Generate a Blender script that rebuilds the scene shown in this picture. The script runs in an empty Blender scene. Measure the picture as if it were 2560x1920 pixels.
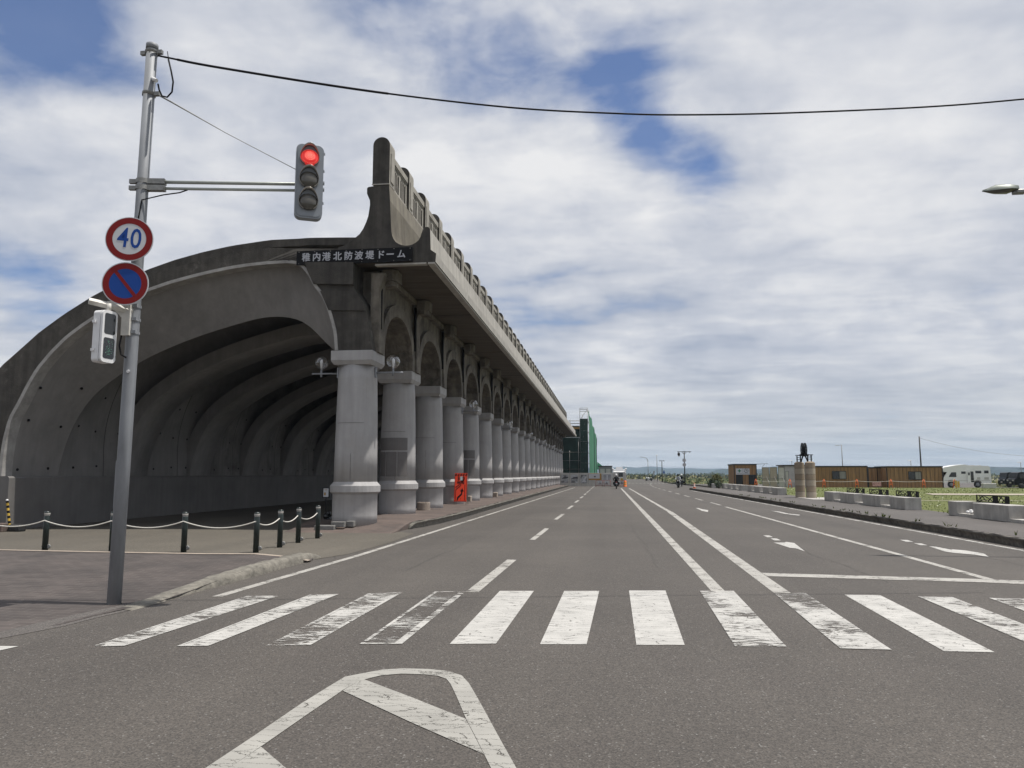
import bpy, bmesh, math, random
from mathutils import Vector, Matrix
from math import radians, sin, cos, pi, sqrt, atan2
random.seed(7)
S = bpy.context.scene
COL = S.collection

# ------------------------------------------------------------------ camera
F, CX, CY, VPX, HY, EYE = 1900.0, 1280.0, 960.0, 1518.0, 1187.0, 1.7
YAW, PITCH = radians(7.089958692601238), radians(6.813043968259139)
FWD = Vector((-sin(YAW)*cos(PITCH), cos(YAW)*cos(PITCH), sin(PITCH)))
RGT = Vector((cos(YAW), sin(YAW), 0.0))
UPV = RGT.cross(FWD)
EYEP = Vector((0, 0, EYE))
cd = bpy.data.cameras.new('camera')
cam = bpy.data.objects.new('camera', cd)
COL.objects.link(cam)
cd.sensor_width = 36.0
cd.lens = F/2560*36.0
cd.clip_end = 20000
cam.matrix_world = Matrix((
    (RGT.x, UPV.x, -FWD.x, EYEP.x), (RGT.y, UPV.y, -FWD.y, EYEP.y),
    (RGT.z, UPV.z, -FWD.z, EYEP.z), (0, 0, 0, 1)))
S.camera = cam

# ------------------------------------------------------------------ light
SUNV = Vector((0.36, 0.015, 1.0)).normalized()          # towards the sun
EL = math.asin(SUNV.z)
S.view_settings.view_transform = 'Standard'
S.view_settings.look = 'None'
S.view_settings.exposure = 0.0
S.view_settings.gamma = 1.0
sl = bpy.data.lights.new('sun', 'SUN')
sl.energy = 5.0
sl.angle = radians(0.7)
sl.color = (1.0, 0.96, 0.90)
sun = bpy.data.objects.new('sun', sl)
COL.objects.link(sun)
sun.rotation_euler = SUNV.to_track_quat('Z', 'Y').to_euler()
sun.location = (30, 0, 60)

W = bpy.data.worlds.new('World')
S.world = W
W.use_nodes = True


def dirpx(x, y):
    return (FWD + RGT*((x-CX)/F) - UPV*((y-CY)/F)).normalized()


def build_world():
    nt = W.node_tree
    N, L = nt.nodes, nt.links
    N.clear()
    out = N.new('ShaderNodeOutputWorld')
    bg = N.new('ShaderNodeBackground')
    bg.inputs['Strength'].default_value = 0.1
    L.new(bg.outputs[0], out.inputs[0])
    sky = N.new('ShaderNodeTexSky')
    sky.sky_type = 'NISHITA'
    sky.sun_disc = False
    sky.sun_elevation = EL
    sky.sun_rotation = atan2(SUNV.x, SUNV.y)
    sky.air_density = 1.0
    sky.dust_density = 0.6
    sky.ozone_density = 1.5
    tc = N.new('ShaderNodeTexCoord')

    def m(op, a, b=None, c=None, clamp=False):
        n = N.new('ShaderNodeMath')
        n.operation = op
        n.use_clamp = clamp
        for i, v in enumerate((a, b, c)):
            if v is None:
                continue
            if isinstance(v, (int, float)):
                n.inputs[i].default_value = v
            else:
                L.new(v, n.inputs[i])
        return n.outputs[0]

    def mr(v, a, b, c, d, smooth=True):
        n = N.new('ShaderNodeMapRange')
        n.interpolation_type = 'SMOOTHSTEP' if smooth else 'LINEAR'
        L.new(v, n.inputs[0])
        for i, k in enumerate((a, b, c, d)):
            n.inputs[i+1].default_value = k
        return n.outputs[0]
    sep = N.new('ShaderNodeSeparateXYZ')
    L.new(tc.outputs['Generated'], sep.inputs[0])
    zz = m('ADD', m('MAXIMUM', sep.outputs[2], 0.0), 0.10)
    u = m('DIVIDE', sep.outputs[0], zz)
    v = m('DIVIDE', sep.outputs[1], zz)
    cmb = N.new('ShaderNodeCombineXYZ')
    L.new(u, cmb.inputs[0])
    L.new(v, cmb.inputs[1])

    def noise(scale, detail, rough, off=(0, 0, 0), sc=(1, 1, 1), dist=0.0):
        mp = N.new('ShaderNodeMapping')
        mp.inputs['Location'].default_value = off
        mp.inputs['Scale'].default_value = sc
        L.new(cmb.outputs[0], mp.inputs[0])
        n = N.new('ShaderNodeTexNoise')
        n.inputs['Scale'].default_value = scale
        n.inputs['Detail'].default_value = detail
        n.inputs['Roughness'].default_value = rough
        n.inputs['Distortion'].default_value = dist
        L.new(mp.outputs[0], n.inputs['Vector'])
        return n.outputs[0]
    n1 = noise(0.75, 6, 0.50, (3.1, 1.7, 0.0), (1, 1, 1), 0.25)
    n2 = noise(2.3, 6, 0.52, (9.3, 4.2, 1.0), (0.85, 1.15, 1), 0.35)
    n3 = noise(0.5, 5, 0.5, (0.3, 7.7, 2.0))
    n4 = noise(6.0, 5, 0.55, (2.3, 0.7, 5.0), (.8, 1.2, 1), 0.3)
    def dnoise(scale, detail, rough, off, sc, dist=0.2):
        mp = N.new('ShaderNodeMapping')
        mp.inputs['Location'].default_value = off
        mp.inputs['Scale'].default_value = sc
        L.new(tc.outputs['Generated'], mp.inputs[0])
        n = N.new('ShaderNodeTexNoise')
        n.inputs['Scale'].default_value = scale
        n.inputs['Detail'].default_value = detail
        n.inputs['Roughness'].default_value = rough
        n.inputs['Distortion'].default_value = dist
        L.new(mp.outputs[0], n.inputs['Vector'])
        return n.outputs[0]
    d1 = dnoise(4.2, 6, 0.50, (1.3, 0.4, 2.2), (1, 1, 1.5))
    d2 = dnoise(12.0, 7, 0.57, (4.3, 2.4, 0.2), (1, 1, 1.6), .35)
    n2 = m('ADD', m('MULTIPLY', n2, 0.38), m('ADD', m('MULTIPLY', d1, 0.42), m('MULTIPLY', d2, 0.20)))
    n2 = m('ADD', m('MULTIPLY', m('SUBTRACT', n2, 0.5), 1.7), 0.5)
    cov = m('ADD', m('MULTIPLY', n1, 0.40), m('MULTIPLY', n2, 0.60))
    cov = m('ADD', cov, m('MULTIPLY', m('SUBTRACT', n4, 0.5), 0.13))
    cov = m('ADD', m('MULTIPLY', m('SUBTRACT', cov, 0.5), 1.25), 0.60)
    # openings of blue between the clouds (positive) and thicker banks (negative)
    holes = [(10, 60, .12, .24), (70, 180, .08, .11), (170, 20, .09, .08), (230, 60, .06, .14), (1080, 20, .12, .10), (1250, 60, .09, .06), (1430, 30, .13, .08), (1560, 90, .06, .04),
             (900, 10, .12, .12), (1680, 10, .11, .11), (1690, 390, .055, .27), (1800, 460, .05, .24), (1490, 230, .04, .11), (1600, 330, .04, .13), (1580, 330, .05, .08), (440, 250, .045, .17), (340, 190, .04, .06),
             (150, 730, .05, .16), (30, 640, .05, .06), (2500, 780, .04, .18), (1290, 780, .05, .05), (1440, 570, .04, .08),
             (1250, 210, .06, .09), (920, 340, .06, .05), (1560, 210, .05, .06),
             (2250, 300, .28, -.14), (2050, 100, .12, -.10), (600, 420, .16, -.10), (600, 110, .10, -.12), (250, 380, .10, -.10),
             (1990, 760, .22, -.08), (1000, 250, .05, -.06), (2400, 40, .14, -.12)]
    for (hx, hy, rad, amp) in holes:
        d = dirpx(hx, hy)
        vm = N.new('ShaderNodeVectorMath')
        vm.operation = 'DISTANCE'
        L.new(tc.outputs['Generated'], vm.inputs[0])
        vm.inputs[1].default_value = d
        w = mr(vm.outputs['Value'], 0.0, rad*1.7, amp, 0.0)
        cov = m('SUBTRACT', cov, w)
    dens = mr(cov, 0.22, 0.57, 0.0, 1.0)
    # veil of thin cloud everywhere, complete near the horizon
    low = mr(sep.outputs[2], 0.02, 0.26, 1.0, 0.0)
    dens = m('MAXIMUM', dens, m('MULTIPLY', low, 0.95))
    dens = m('MAXIMUM', dens, 0.13)
    tone = m('ADD', m('MULTIPLY', n2, 0.62), m('MULTIPLY', n3, 0.38))
    tone = m('ADD', tone, m('MULTIPLY', m('SUBTRACT', n4, 0.5), 0.12))
    thick = mr(cov, 0.40, 0.85, 0.0, 1.0)
    tone = m('ADD', tone, m('MULTIPLY', thick, 0.13))
    ramp = N.new('ShaderNodeValToRGB')
    L.new(tone, ramp.inputs[0])
    e = ramp.color_ramp.elements
    e[0].position, e[0].color = 0.38, (.41, .455, .555, 1)
    e[1].position, e[1].color = 0.76, (.84, .84, .85, 1)
    q = e.new(0.57)
    q.color = (.60, .625, .69, 1)
    # the cloud deck greys and blues towards the horizon, in long bands
    hz = mr(sep.outputs[2], 0.0, 0.17, 1.0, 0.0)
    mx = N.new('ShaderNodeMix')
    mx.data_type = 'RGBA'
    L.new(m('MULTIPLY', hz, 0.85), mx.inputs['Factor'])
    L.new(ramp.outputs[0], mx.inputs[6])
    ramp2 = N.new('ShaderNodeValToRGB')
    n5 = noise(1.3, 6, 0.58, (5, 2, 9), (0.5, 1.6, 1), .2)
    L.new(n5, ramp2.inputs[0])
    e = ramp2.color_ramp.elements
    e[0].position, e[0].color = 0.36, (.43, .455, .485, 1)
    e[1].position, e[1].color = 0.66, (.74, .74, .74, 1)
    L.new(ramp2.outputs[0], mx.inputs[7])
    cs = N.new('ShaderNodeVectorMath')
    cs.operation = 'SCALE'
    cs.inputs['Scale'].default_value = 10.0
    L.new(mx.outputs[2], cs.inputs[0])
    deep = N.new('ShaderNodeMix')
    deep.data_type = 'RGBA'
    deep.blend_type = 'MULTIPLY'
    deep.inputs[0].default_value = 1.0
    L.new(sky.outputs[0], deep.inputs[6])
    deep.inputs[7].default_value = (.52, .72, 1.02, 1)
    fin = N.new('ShaderNodeMix')
    fin.data_type = 'RGBA'
    L.new(dens, fin.inputs['Factor'])
    L.new(deep.outputs[2], fin.inputs[6])
    L.new(cs.outputs[0], fin.inputs[7])
    L.new(fin.outputs[2], bg.inputs['Color'])


build_world()

# ------------------------------------------------------------------ helpers


def ray(x, y):
    return FWD + RGT*((x-CX)/F) - UPV*((y-CY)/F)


def onz(x, y, z=0.0):
    d = ray(x, y)
    return EYEP + d*((z-EYE)/d.z)


def onY(x, y, Y):
    d = ray(x, y)
    return EYEP + d*(Y/d.y)


def onX(x, y, X):
    d = ray(x, y)
    return EYEP + d*(X/d.x)


class MB:
    """collects shapes into one mesh"""

    def __init__(s):
        s.v, s.f, s.m, s.sm = [], [], [], []

    def add(s, verts, faces, mi=0, smooth=False):
        o = len(s.v)
        s.v += [Vector(p) for p in verts]
        for f in faces:
            s.f.append([i+o for i in f])
            s.m.append(mi)
            s.sm.append(smooth)
        return s

    def box(s, c, d, mi=0, rz=0.0, bev=0.0):
        c = Vector(c)
        hx, hy, hz = d[0]/2, d[1]/2, d[2]/2
        if bev > 0:
            b = min(bev, hx*.9, hy*.9, hz*.9)
            vs = []
            for (x, y, z) in [(a, e, g) for g in (-1, 1) for a, e in ((-1, -1), (1, -1), (1, 1), (-1, 1))]:
                vs.append((x*(hx-b), y*(hy-b), z*hz))
                vs.append((x*hx, y*(hy-b), z*(hz-b)))
                vs.append((x*(hx-b), y*hy, z*(hz-b)))
            bm = bmesh.new()
            for v in vs:
                bm.verts.new(v)
            r = bmesh.ops.convex_hull(bm, input=bm.verts[:])
            bm.verts.index_update()
            vv = [v.co.copy() for v in bm.verts]
            ff = [[v.index for v in f.verts] for f in bm.faces]
            bm.free()
        else:
            vv = [Vector((x*hx, y*hy, z*hz)) for z in (-1, 1) for x, y in ((-1, -1), (1, -1), (1, 1), (-1, 1))]
            ff = [(0, 3, 2, 1), (4, 5, 6, 7), (0, 1, 5, 4), (1, 2, 6, 5), (2, 3, 7, 6), (3, 0, 4, 7)]
        if rz:
            R = Matrix.Rotation(rz, 3, 'Z')
            vv = [R @ v for v in vv]
        return s.add([v+c for v in vv], ff, mi)

    def hexa(s, p, mi=0):
        """8 points: bottom ring 4, top ring 4"""
        return s.add(p, [(0, 3, 2, 1), (4, 5, 6, 7), (0, 1, 5, 4), (1, 2, 6, 5), (2, 3, 7, 6), (3, 0, 4, 7)], mi)

    def tube(s, pts, r, n=10, mi=0, caps=True, smooth=True):
        pts = [Vector(p) for p in pts]
        rs = r if isinstance(r, (list, tuple)) else [r]*len(pts)
        rings = []
        ref = None
        for i, p in enumerate(pts):
            t = (pts[min(i+1, len(pts)-1)] - pts[max(i-1, 0)]).normalized()
            if ref is None:
                ref = Vector((0, 0, 1)) if abs(t.z) < .9 else Vector((1, 0, 0))
            a = t.cross(ref).normalized()
            b = a.cross(t).normalized()
            ref = b
            rings.append([p + a*cos(2*pi*k/n)*rs[i] + b*sin(2*pi*k/n)*rs[i] for k in range(n)])
        vs = [q for g in rings for q in g]
        fs = []
        for i in range(len(pts)-1):
            for k in range(n):
                k2 = (k+1) % n
                fs.append((i*n+k, i*n+k2, (i+1)*n+k2, (i+1)*n+k))
        s.add(vs, fs, mi, smooth)
        if caps:
            s.add(rings[0], [list(range(n))[::-1]], mi)
            s.add(rings[-1], [list(range(n))], mi)
        return s

    def lathe(s, prof, n=32, c=(0, 0, 0), mi=0, smooth=True, caps=True, M=None):
        c = Vector(c)
        vs, fs = [], []
        for (r, z) in prof:
            for k in range(n):
                p = Vector((r*cos(2*pi*k/n), r*sin(2*pi*k/n), z))
                if M is not None:
                    p = M @ p
                vs.append(p+c)
        for i in range(len(prof)-1):
            for k in range(n):
                k2 = (k+1) % n
                fs.append((i*n+k, i*n+k2, (i+1)*n+k2, (i+1)*n+k))
        s.add(vs, fs, mi, smooth)
        if caps:
            s.add(vs[:n], [list(range(n))[::-1]], mi)
            s.add(vs[-n:], [list(range(n))], mi)
        return s

    def sphere(s, c, r, n=16, m=10, mi=0, sc=(1, 1, 1), smooth=True):
        c = Vector(c)
        vs, fs = [], []
        for i in range(m+1):
            t = pi*i/m
            for k in range(n):
                a = 2*pi*k/n
                vs.append(c + Vector((r*sc[0]*sin(t)*cos(a), r*sc[1]*sin(t)*sin(a), r*sc[2]*cos(t))))
        for i in range(m):
            for k in range(n):
                k2 = (k+1) % n
                fs.append((i*n+k, (i+1)*n+k, (i+1)*n+k2, i*n+k2))
        return s.add(vs, fs, mi, smooth)

    def prism(s, poly, a0, a1, ax='Y', mi=0, mside=None):
        """poly of 2-D points; ax Y: (x,z), X: (y,z), Z: (x,y)"""
        def P(q, a):
            if ax == 'Y':
                return (q[0], a, q[1])
            if ax == 'X':
                return (a, q[0], q[1])
            return (q[0], q[1], a)
        n = len(poly)
        vs = [P(q, a0) for q in poly] + [P(q, a1) for q in poly]
        s.add(vs, [list(range(n)), list(range(n, 2*n))[::-1]], mi)
        s.add(vs, [(i, i+n, (i+1) % n+n, (i+1) % n) for i in range(n)], mi if mside is None else mside)
        return s

    def ring(s, A, B, y0, y1, mi=0, smooth=False, ends=True):
        """closed band between two equal-length (x,z) polylines, extruded along y"""
        n = len(A)
        vs = [(p[0], y0, p[1]) for p in A] + [(p[0], y1, p[1]) for p in A] + \
             [(p[0], y0, p[1]) for p in B] + [(p[0], y1, p[1]) for p in B]
        f1, f2, f3 = [], [], []
        for i in range(n-1):
            f1.append((i, i+1, n+i+1, n+i))
            f2.append((2*n+i, 3*n+i, 3*n+i+1, 2*n+i+1))
            f3.append((i, 2*n+i, 2*n+i+1, i+1))
            f3.append((n+i, n+i+1, 3*n+i+1, 3*n+i))
        f3.append((0, n, 3*n, 2*n))
        f3.append((n-1, 3*n-1, 4*n-1, 2*n-1))
        s.add(vs, f1, mi, smooth)
        s.add(vs, f2, mi, smooth)
        if ends:
            s.add(vs, f3, mi)
        return s

    def xf(s, M):
        s.v = [M @ v for v in s.v]
        return s

    def build(s, name, mats, parent=None, loc=None):
        me = bpy.data.meshes.new(name)
        me.from_pydata([tuple(v) for v in s.v], [], s.f)
        if not isinstance(mats, (list, tuple)):
            mats = [mats]
        for m in mats:
            me.materials.append(m)
        me.polygons.foreach_set('material_index', s.m)
        me.polygons.foreach_set('use_smooth', s.sm)
        bm = bmesh.new()
        bm.from_mesh(me)
        bmesh.ops.remove_doubles(bm, verts=bm.verts, dist=1e-5)
        bmesh.ops.recalc_face_normals(bm, faces=bm.faces)
        bm.to_mesh(me)
        bm.free()
        me.update()
        o = bpy.data.objects.new(name, me)
        COL.objects.link(o)
        if parent is not None:
            o.parent = parent
        if loc is not None:
            o.location = loc
        return o


def tag(o, label, cat, group=None):
    o['label'] = label
    o['category'] = cat
    if group:
        o['group'] = group
    return o


def thing(name, label, cat, loc=(0, 0, 0), rz=0.0, group=None):
    o = bpy.data.objects.new(name, None)
    o.empty_display_size = .2
    COL.objects.link(o)
    o.location = loc
    o.rotation_euler = (0, 0, rz)
    return tag(o, label, cat, group)


def struct(o):
    o['kind'] = 'structure'
    return o


def stuff(o):
    o['kind'] = 'stuff'
    return o


def copy_tree(o, parent=None):
    c = o.copy()
    COL.objects.link(c)
    if parent is not None:
        c.parent = parent
    for ch in list(o.children):
        copy_tree(ch, c)
    return c


def resample(P, n):
    d = [0.0]
    for i in range(1, len(P)):
        d.append(d[-1]+sqrt((P[i][0]-P[i-1][0])**2+(P[i][1]-P[i-1][1])**2))
    out = []
    j = 0
    for k in range(n):
        t = d[-1]*k/(n-1)
        while j < len(P)-2 and d[j+1] < t:
            j += 1
        w = (t-d[j])/max(1e-9, d[j+1]-d[j])
        out.append((P[j][0]+(P[j+1][0]-P[j][0])*w, P[j][1]+(P[j+1][1]-P[j][1])*w))
    return out


def smoothline(P, it=2):
    for _ in range(it):
        Q = [P[0]]
        for i in range(len(P)-1):
            a, b = P[i], P[i+1]
            Q.append((a[0]*.75+b[0]*.25, a[1]*.75+b[1]*.25))
            Q.append((a[0]*.25+b[0]*.75, a[1]*.25+b[1]*.75))
        Q.append(P[-1])
        P = Q
    return P


def offset(P, d):
    """shift a polyline to its left by d"""
    out = []
    for i in range(len(P)):
        a, b = P[max(0, i-1)], P[min(len(P)-1, i+1)]
        t = Vector((b[0]-a[0], b[1]-a[1])).normalized()
        out.append((P[i][0]-t.y*d, P[i][1]+t.x*d))
    return out


def text_mesh(body, size, bold=0.0, depth=0.002):
    c = bpy.data.curves.new('t', 'FONT')
    c.body = body
    c.size = size
    c.align_x = 'CENTER'
    c.align_y = 'CENTER'
    c.offset = bold
    c.extrude = depth
    c.resolution_u = 3
    o = bpy.data.objects.new('t', c)
    COL.objects.link(o)
    dg = bpy.context.evaluated_depsgraph_get()
    me = o.evaluated_get(dg).to_mesh()
    vs = [v.co.copy() for v in me.vertices]
    fs = [list(p.vertices) for p in me.polygons]
    bpy.data.objects.remove(o)
    bpy.data.curves.remove(c)
    return vs, fs


def add_text(mb, body, size, M, mi=0, bold=0.0, depth=0.002, sx=1.0):
    vs, fs = text_mesh(body, size, bold, depth)
    return mb.add([M @ Vector((v.x*sx, v.y, v.z)) for v in vs], fs, mi)


def face_M(loc, normal):
    """local x right, y up, z out along a horizontal normal"""
    n = Vector(normal).normalized()
    r = Vector((0, 0, 1)).cross(n).normalized()
    u = n.cross(r)
    M = Matrix(((r.x, u.x, n.x, loc[0]), (r.y, u.y, n.y, loc[1]), (r.z, u.z, n.z, loc[2]), (0, 0, 0, 1)))
    return M

# ------------------------------------------------------------------ materials


def mat(name, col, rough=0.7, metal=0.0, var=0.0, scale=6.0, bump=0.0, bscale=30.0, emit=None, trans=0.0, col2=None,
        streak=0.0, spec=None, alpha=None, stretch=(1, 1, 1), stain=0.0, staincol=(.03, .028, .025)):
    m = bpy.data.materials.new(name)
    m.use_nodes = True
    nt = m.node_tree
    N, L = nt.nodes, nt.links
    b = N['Principled BSDF']
    b.inputs['Base Color'].default_value = (*col, 1)
    b.inputs['Roughness'].default_value = rough
    b.inputs['Metallic'].default_value = metal
    if spec is not None:
        b.inputs['Specular IOR Level'].default_value = spec
    if trans:
        b.inputs['Transmission Weight'].default_value = trans
    if alpha is not None:
        b.inputs['Alpha'].default_value = alpha
    if emit:
        b.inputs['Emission Color'].default_value = (*emit[0], 1)
        b.inputs['Emission Strength'].default_value = emit[1]
    if var or bump or streak or stain or col2:
        g = N.new('ShaderNodeNewGeometry')
        mp = N.new('ShaderNodeMapping')
        mp.inputs['Scale'].default_value = stretch
        L.new(g.outputs['Position'], mp.inputs[0])
    cur = None
    if var or col2:
        n = N.new('ShaderNodeTexNoise')
        n.inputs['Scale'].default_value = scale
        n.inputs['Detail'].default_value = 8
        n.inputs['Roughness'].default_value = .65
        L.new(mp.outputs[0], n.inputs[0])
        r = N.new('ShaderNodeValToRGB')
        L.new(n.outputs[0], r.inputs[0])
        e = r.color_ramp.elements
        c2 = col2 or col
        e[0].position, e[1].position = .32, .68
        e[0].color = (*[max(0, c*(1-var)) for c in col], 1)
        e[1].color = (*[min(1, c*(1+var)) for c in c2], 1)
        cur = r.outputs[0]
    if streak:
        mp2 = N.new('ShaderNodeMapping')
        mp2.inputs['Scale'].default_value = (5.0, 5.0, 0.35)
        L.new(g.outputs['Position'], mp2.inputs[0])
        n = N.new('ShaderNodeTexNoise')
        n.inputs['Scale'].default_value = 1.0
        n.inputs['Detail'].default_value = 6
        n.inputs['Roughness'].default_value = .6
        L.new(mp2.outputs[0], n.inputs[0])
        r = N.new('ShaderNodeMapRange')
        r.inputs[1].default_value, r.inputs[2].default_value = .35, .7
        r.inputs[3].default_value, r.inputs[4].default_value = 1-streak, 1+streak*.4
        L.new(n.outputs[0], r.inputs[0])
        mu = N.new('ShaderNodeVectorMath')
        mu.operation = 'SCALE'
        L.new(cur, mu.inputs[0])
        L.new(r.outputs[0], mu.inputs['Scale'])
        cur = mu.outputs[0]
    if stain:
        n = N.new('ShaderNodeTexNoise')
        n.inputs['Scale'].default_value = .9
        n.inputs['Detail'].default_value = 9
        n.inputs['Roughness'].default_value = .7
        L.new(mp.outputs[0], n.inputs[0])
        r = N.new('ShaderNodeMapRange')
        r.interpolation_type = 'SMOOTHSTEP'
        r.inputs[1].default_value, r.inputs[2].default_value = .50, .68
        r.inputs[3].default_value, r.inputs[4].default_value = 0, stain
        L.new(n.outputs[0], r.inputs[0])
        mx = N.new('ShaderNodeMix')
        mx.data_type = 'RGBA'
        L.new(r.outputs[0], mx.inputs[0])
        L.new(cur, mx.inputs[6])
        mx.inputs[7].default_value = (*staincol, 1)
        cur = mx.outputs[2]
    if cur is not None:
        L.new(cur, b.inputs['Base Color'])
    if bump:
        n = N.new('ShaderNodeTexNoise')
        n.inputs['Scale'].default_value = bscale
        n.inputs['Detail'].default_value = 6
        L.new(mp.outputs[0], n.inputs[0])
        bp = N.new('ShaderNodeBump')
        bp.inputs['Strength'].default_value = bump
        bp.inputs['Distance'].default_value = .02
        L.new(n.outputs[0], bp.inputs['Height'])
        L.new(bp.outputs[0], b.inputs['Normal'])
    return m


def nodes_of(m):
    return m.node_tree.nodes, m.node_tree.links, m.node_tree.nodes['Principled BSDF']


def asphalt(name, base, warm, crack=0.5):
    m = mat(name, base, .85)
    N, L, b = nodes_of(m)
    g = N.new('ShaderNodeNewGeometry')

    def noise(scale, detail=4, rough=.6, sc=None):
        n = N.new('ShaderNodeTexNoise')
        n.inputs['Scale'].default_value = scale
        n.inputs['Detail'].default_value = detail
        n.inputs['Roughness'].default_value = rough
        if sc:
            mp = N.new('ShaderNodeMapping')
            mp.inputs['Scale'].default_value = sc
            L.new(g.outputs['Position'], mp.inputs[0])
            L.new(mp.outputs[0], n.inputs[0])
        else:
            L.new(g.outputs['Position'], n.inputs[0])
        return n.outputs[0]

    def ramp(v, p0, c0, p1, c1):
        r = N.new('ShaderNodeValToRGB')
        L.new(v, r.inputs[0])
        e = r.color_ramp.elements
        e[0].position, e[1].position = p0, p1
        e[0].color, e[1].color = (*c0, 1), (*c1, 1)
        return r.outputs[0]

    def mix(f, a, c, mode='MIX'):
        x = N.new('ShaderNodeMix')
        x.data_type = 'RGBA'
        x.blend_type = mode
        if isinstance(f, float):
            x.inputs[0].default_value = f
        else:
            L.new(f, x.inputs[0])
        for i, k in ((6, a), (7, c)):
            if isinstance(k, tuple):
                x.inputs[i].default_value = (*k, 1)
            else:
                L.new(k, x.inputs[i])
        return x.outputs[2]
    broad = ramp(noise(.22, 7, .62), .3, tuple(c*.90 for c in base), .7, tuple(c*1.10 for c in warm))
    lanes = ramp(noise(1.0, 4, .5, (.75, .02, 1)), .35, (.90, .90, .90), .65, (1.08, 1.08, 1.07))
    c = mix(1.0, broad, lanes, 'MULTIPLY')
    v = N.new('ShaderNodeTexVoronoi')
    v.inputs['Scale'].default_value = 88
    L.new(g.outputs['Position'], v.inputs['Vector'])
    stone = N.new('ShaderNodeSeparateColor')
    L.new(v.outputs['Color'], stone.inputs[0])
    agg = ramp(stone.outputs[0], .0, (.55, .55, .55), 1.0, (1.50, 1.48, 1.44))
    c = mix(.85, c, mix(1.0, c, agg, 'MULTIPLY'))
    spk = N.new('ShaderNodeMapRange')
    spk.inputs[1].default_value, spk.inputs[2].default_value = .972, .992
    L.new(stone.outputs[1], spk.inputs[0])
    c = mix(spk.outputs[0], c, (.165, .157, .145))
    # a few tar stains
    st = N.new('ShaderNodeMapRange')
    st.interpolation_type = 'SMOOTHSTEP'
    st.inputs[1].default_value, st.inputs[2].default_value = .62, .74
    st.inputs[4].default_value = .35
    L.new(noise(.55, 9, .7), st.inputs[0])
    c = mix(st.outputs[0], c, tuple(k*.72 for k in base))
    L.new(c, b.inputs['Base Color'])
    bp = N.new('ShaderNodeBump')
    bp.inputs['Strength'].default_value = .5
    bp.inputs['Distance'].default_value = .006
    L.new(v.outputs['Distance'], bp.inputs['Height'])
    L.new(bp.outputs[0], b.inputs['Normal'])
    return m


def paint(name, col, wear, scale=(1.0, 3.2, 1)):
    """road paint, cracked and worn through to the road"""
    m = mat(name, col, .7)
    N, L, b = nodes_of(m)
    g = N.new('ShaderNodeNewGeometry')
    mp = N.new('ShaderNodeMapping')
    mp.inputs['Scale'].default_value = scale
    L.new(g.outputs['Position'], mp.inputs[0])
    n = N.new('ShaderNodeTexNoise')
    n.inputs['Scale'].default_value = 5.0
    n.inputs['Detail'].default_value = 10
    n.inputs['Roughness'].default_value = .78
    n.inputs['Distortion'].default_value = .6
    L.new(mp.outputs[0], n.inputs[0])
    n2 = N.new('ShaderNodeTexNoise')
    n2.inputs['Scale'].default_value = 1.3
    n2.inputs['Detail'].default_value = 3
    L.new(g.outputs['Position'], n2.inputs[0])
    mu = N.new('ShaderNodeMath')
    mu.operation = 'MULTIPLY_ADD'
    L.new(n2.outputs[0], mu.inputs[0])
    mu.inputs[1].default_value = .55
    L.new(n.outputs[0], mu.inputs[2])
    r = N.new('ShaderNodeMapRange')
    L.new(mu.outputs[0], r.inputs[0])
    r.inputs[1].default_value, r.inputs[2].default_value = wear-.018, wear+.018
    v = N.new('ShaderNodeTexVoronoi')
    v.feature = 'DISTANCE_TO_EDGE'
    v.inputs['Scale'].default_value = 5.0
    mp2 = N.new('ShaderNodeMapping')
    mp2.inputs['Scale'].default_value = (.55, 2.2, 1)
    dn = N.new('ShaderNodeMix')
    dn.data_type = 'RGBA'
    dn.inputs[0].default_value = .12
    L.new(g.outputs['Position'], dn.inputs[6])
    L.new(n.outputs['Color'], dn.inputs[7])
    L.new(dn.outputs[2], mp2.inputs[0])
    L.new(mp2.outputs[0], v.inputs['Vector'])
    r2 = N.new('ShaderNodeMapRange')
    L.new(v.outputs['Distance'], r2.inputs[0])
    r2.inputs[1].default_value, r2.inputs[2].default_value = .005, .018
    mn = N.new('ShaderNodeMath')
    mn.operation = 'MULTIPLY'
    L.new(r.outputs[0], mn.inputs[0])
    L.new(r2.outputs[0], mn.inputs[1])
    L.new(mn.outputs[0], b.inputs['Alpha'])
    n3 = N.new('ShaderNodeTexNoise')
    n3.inputs['Scale'].default_value = 3
    n3.inputs['Detail'].default_value = 8
    L.new(g.outputs['Position'], n3.inputs[0])
    rr = N.new('ShaderNodeValToRGB')
    L.new(n3.outputs[0], rr.inputs[0])
    e = rr.color_ramp.elements
    e[0].position, e[1].position = .3, .7
    e[0].color = (*[c*.85 for c in col], 1)
    e[1].color = (*[min(.9, c*1.1) for c in col], 1)
    L.new(rr.outputs[0], b.inputs['Base Color'])
    return m


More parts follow.
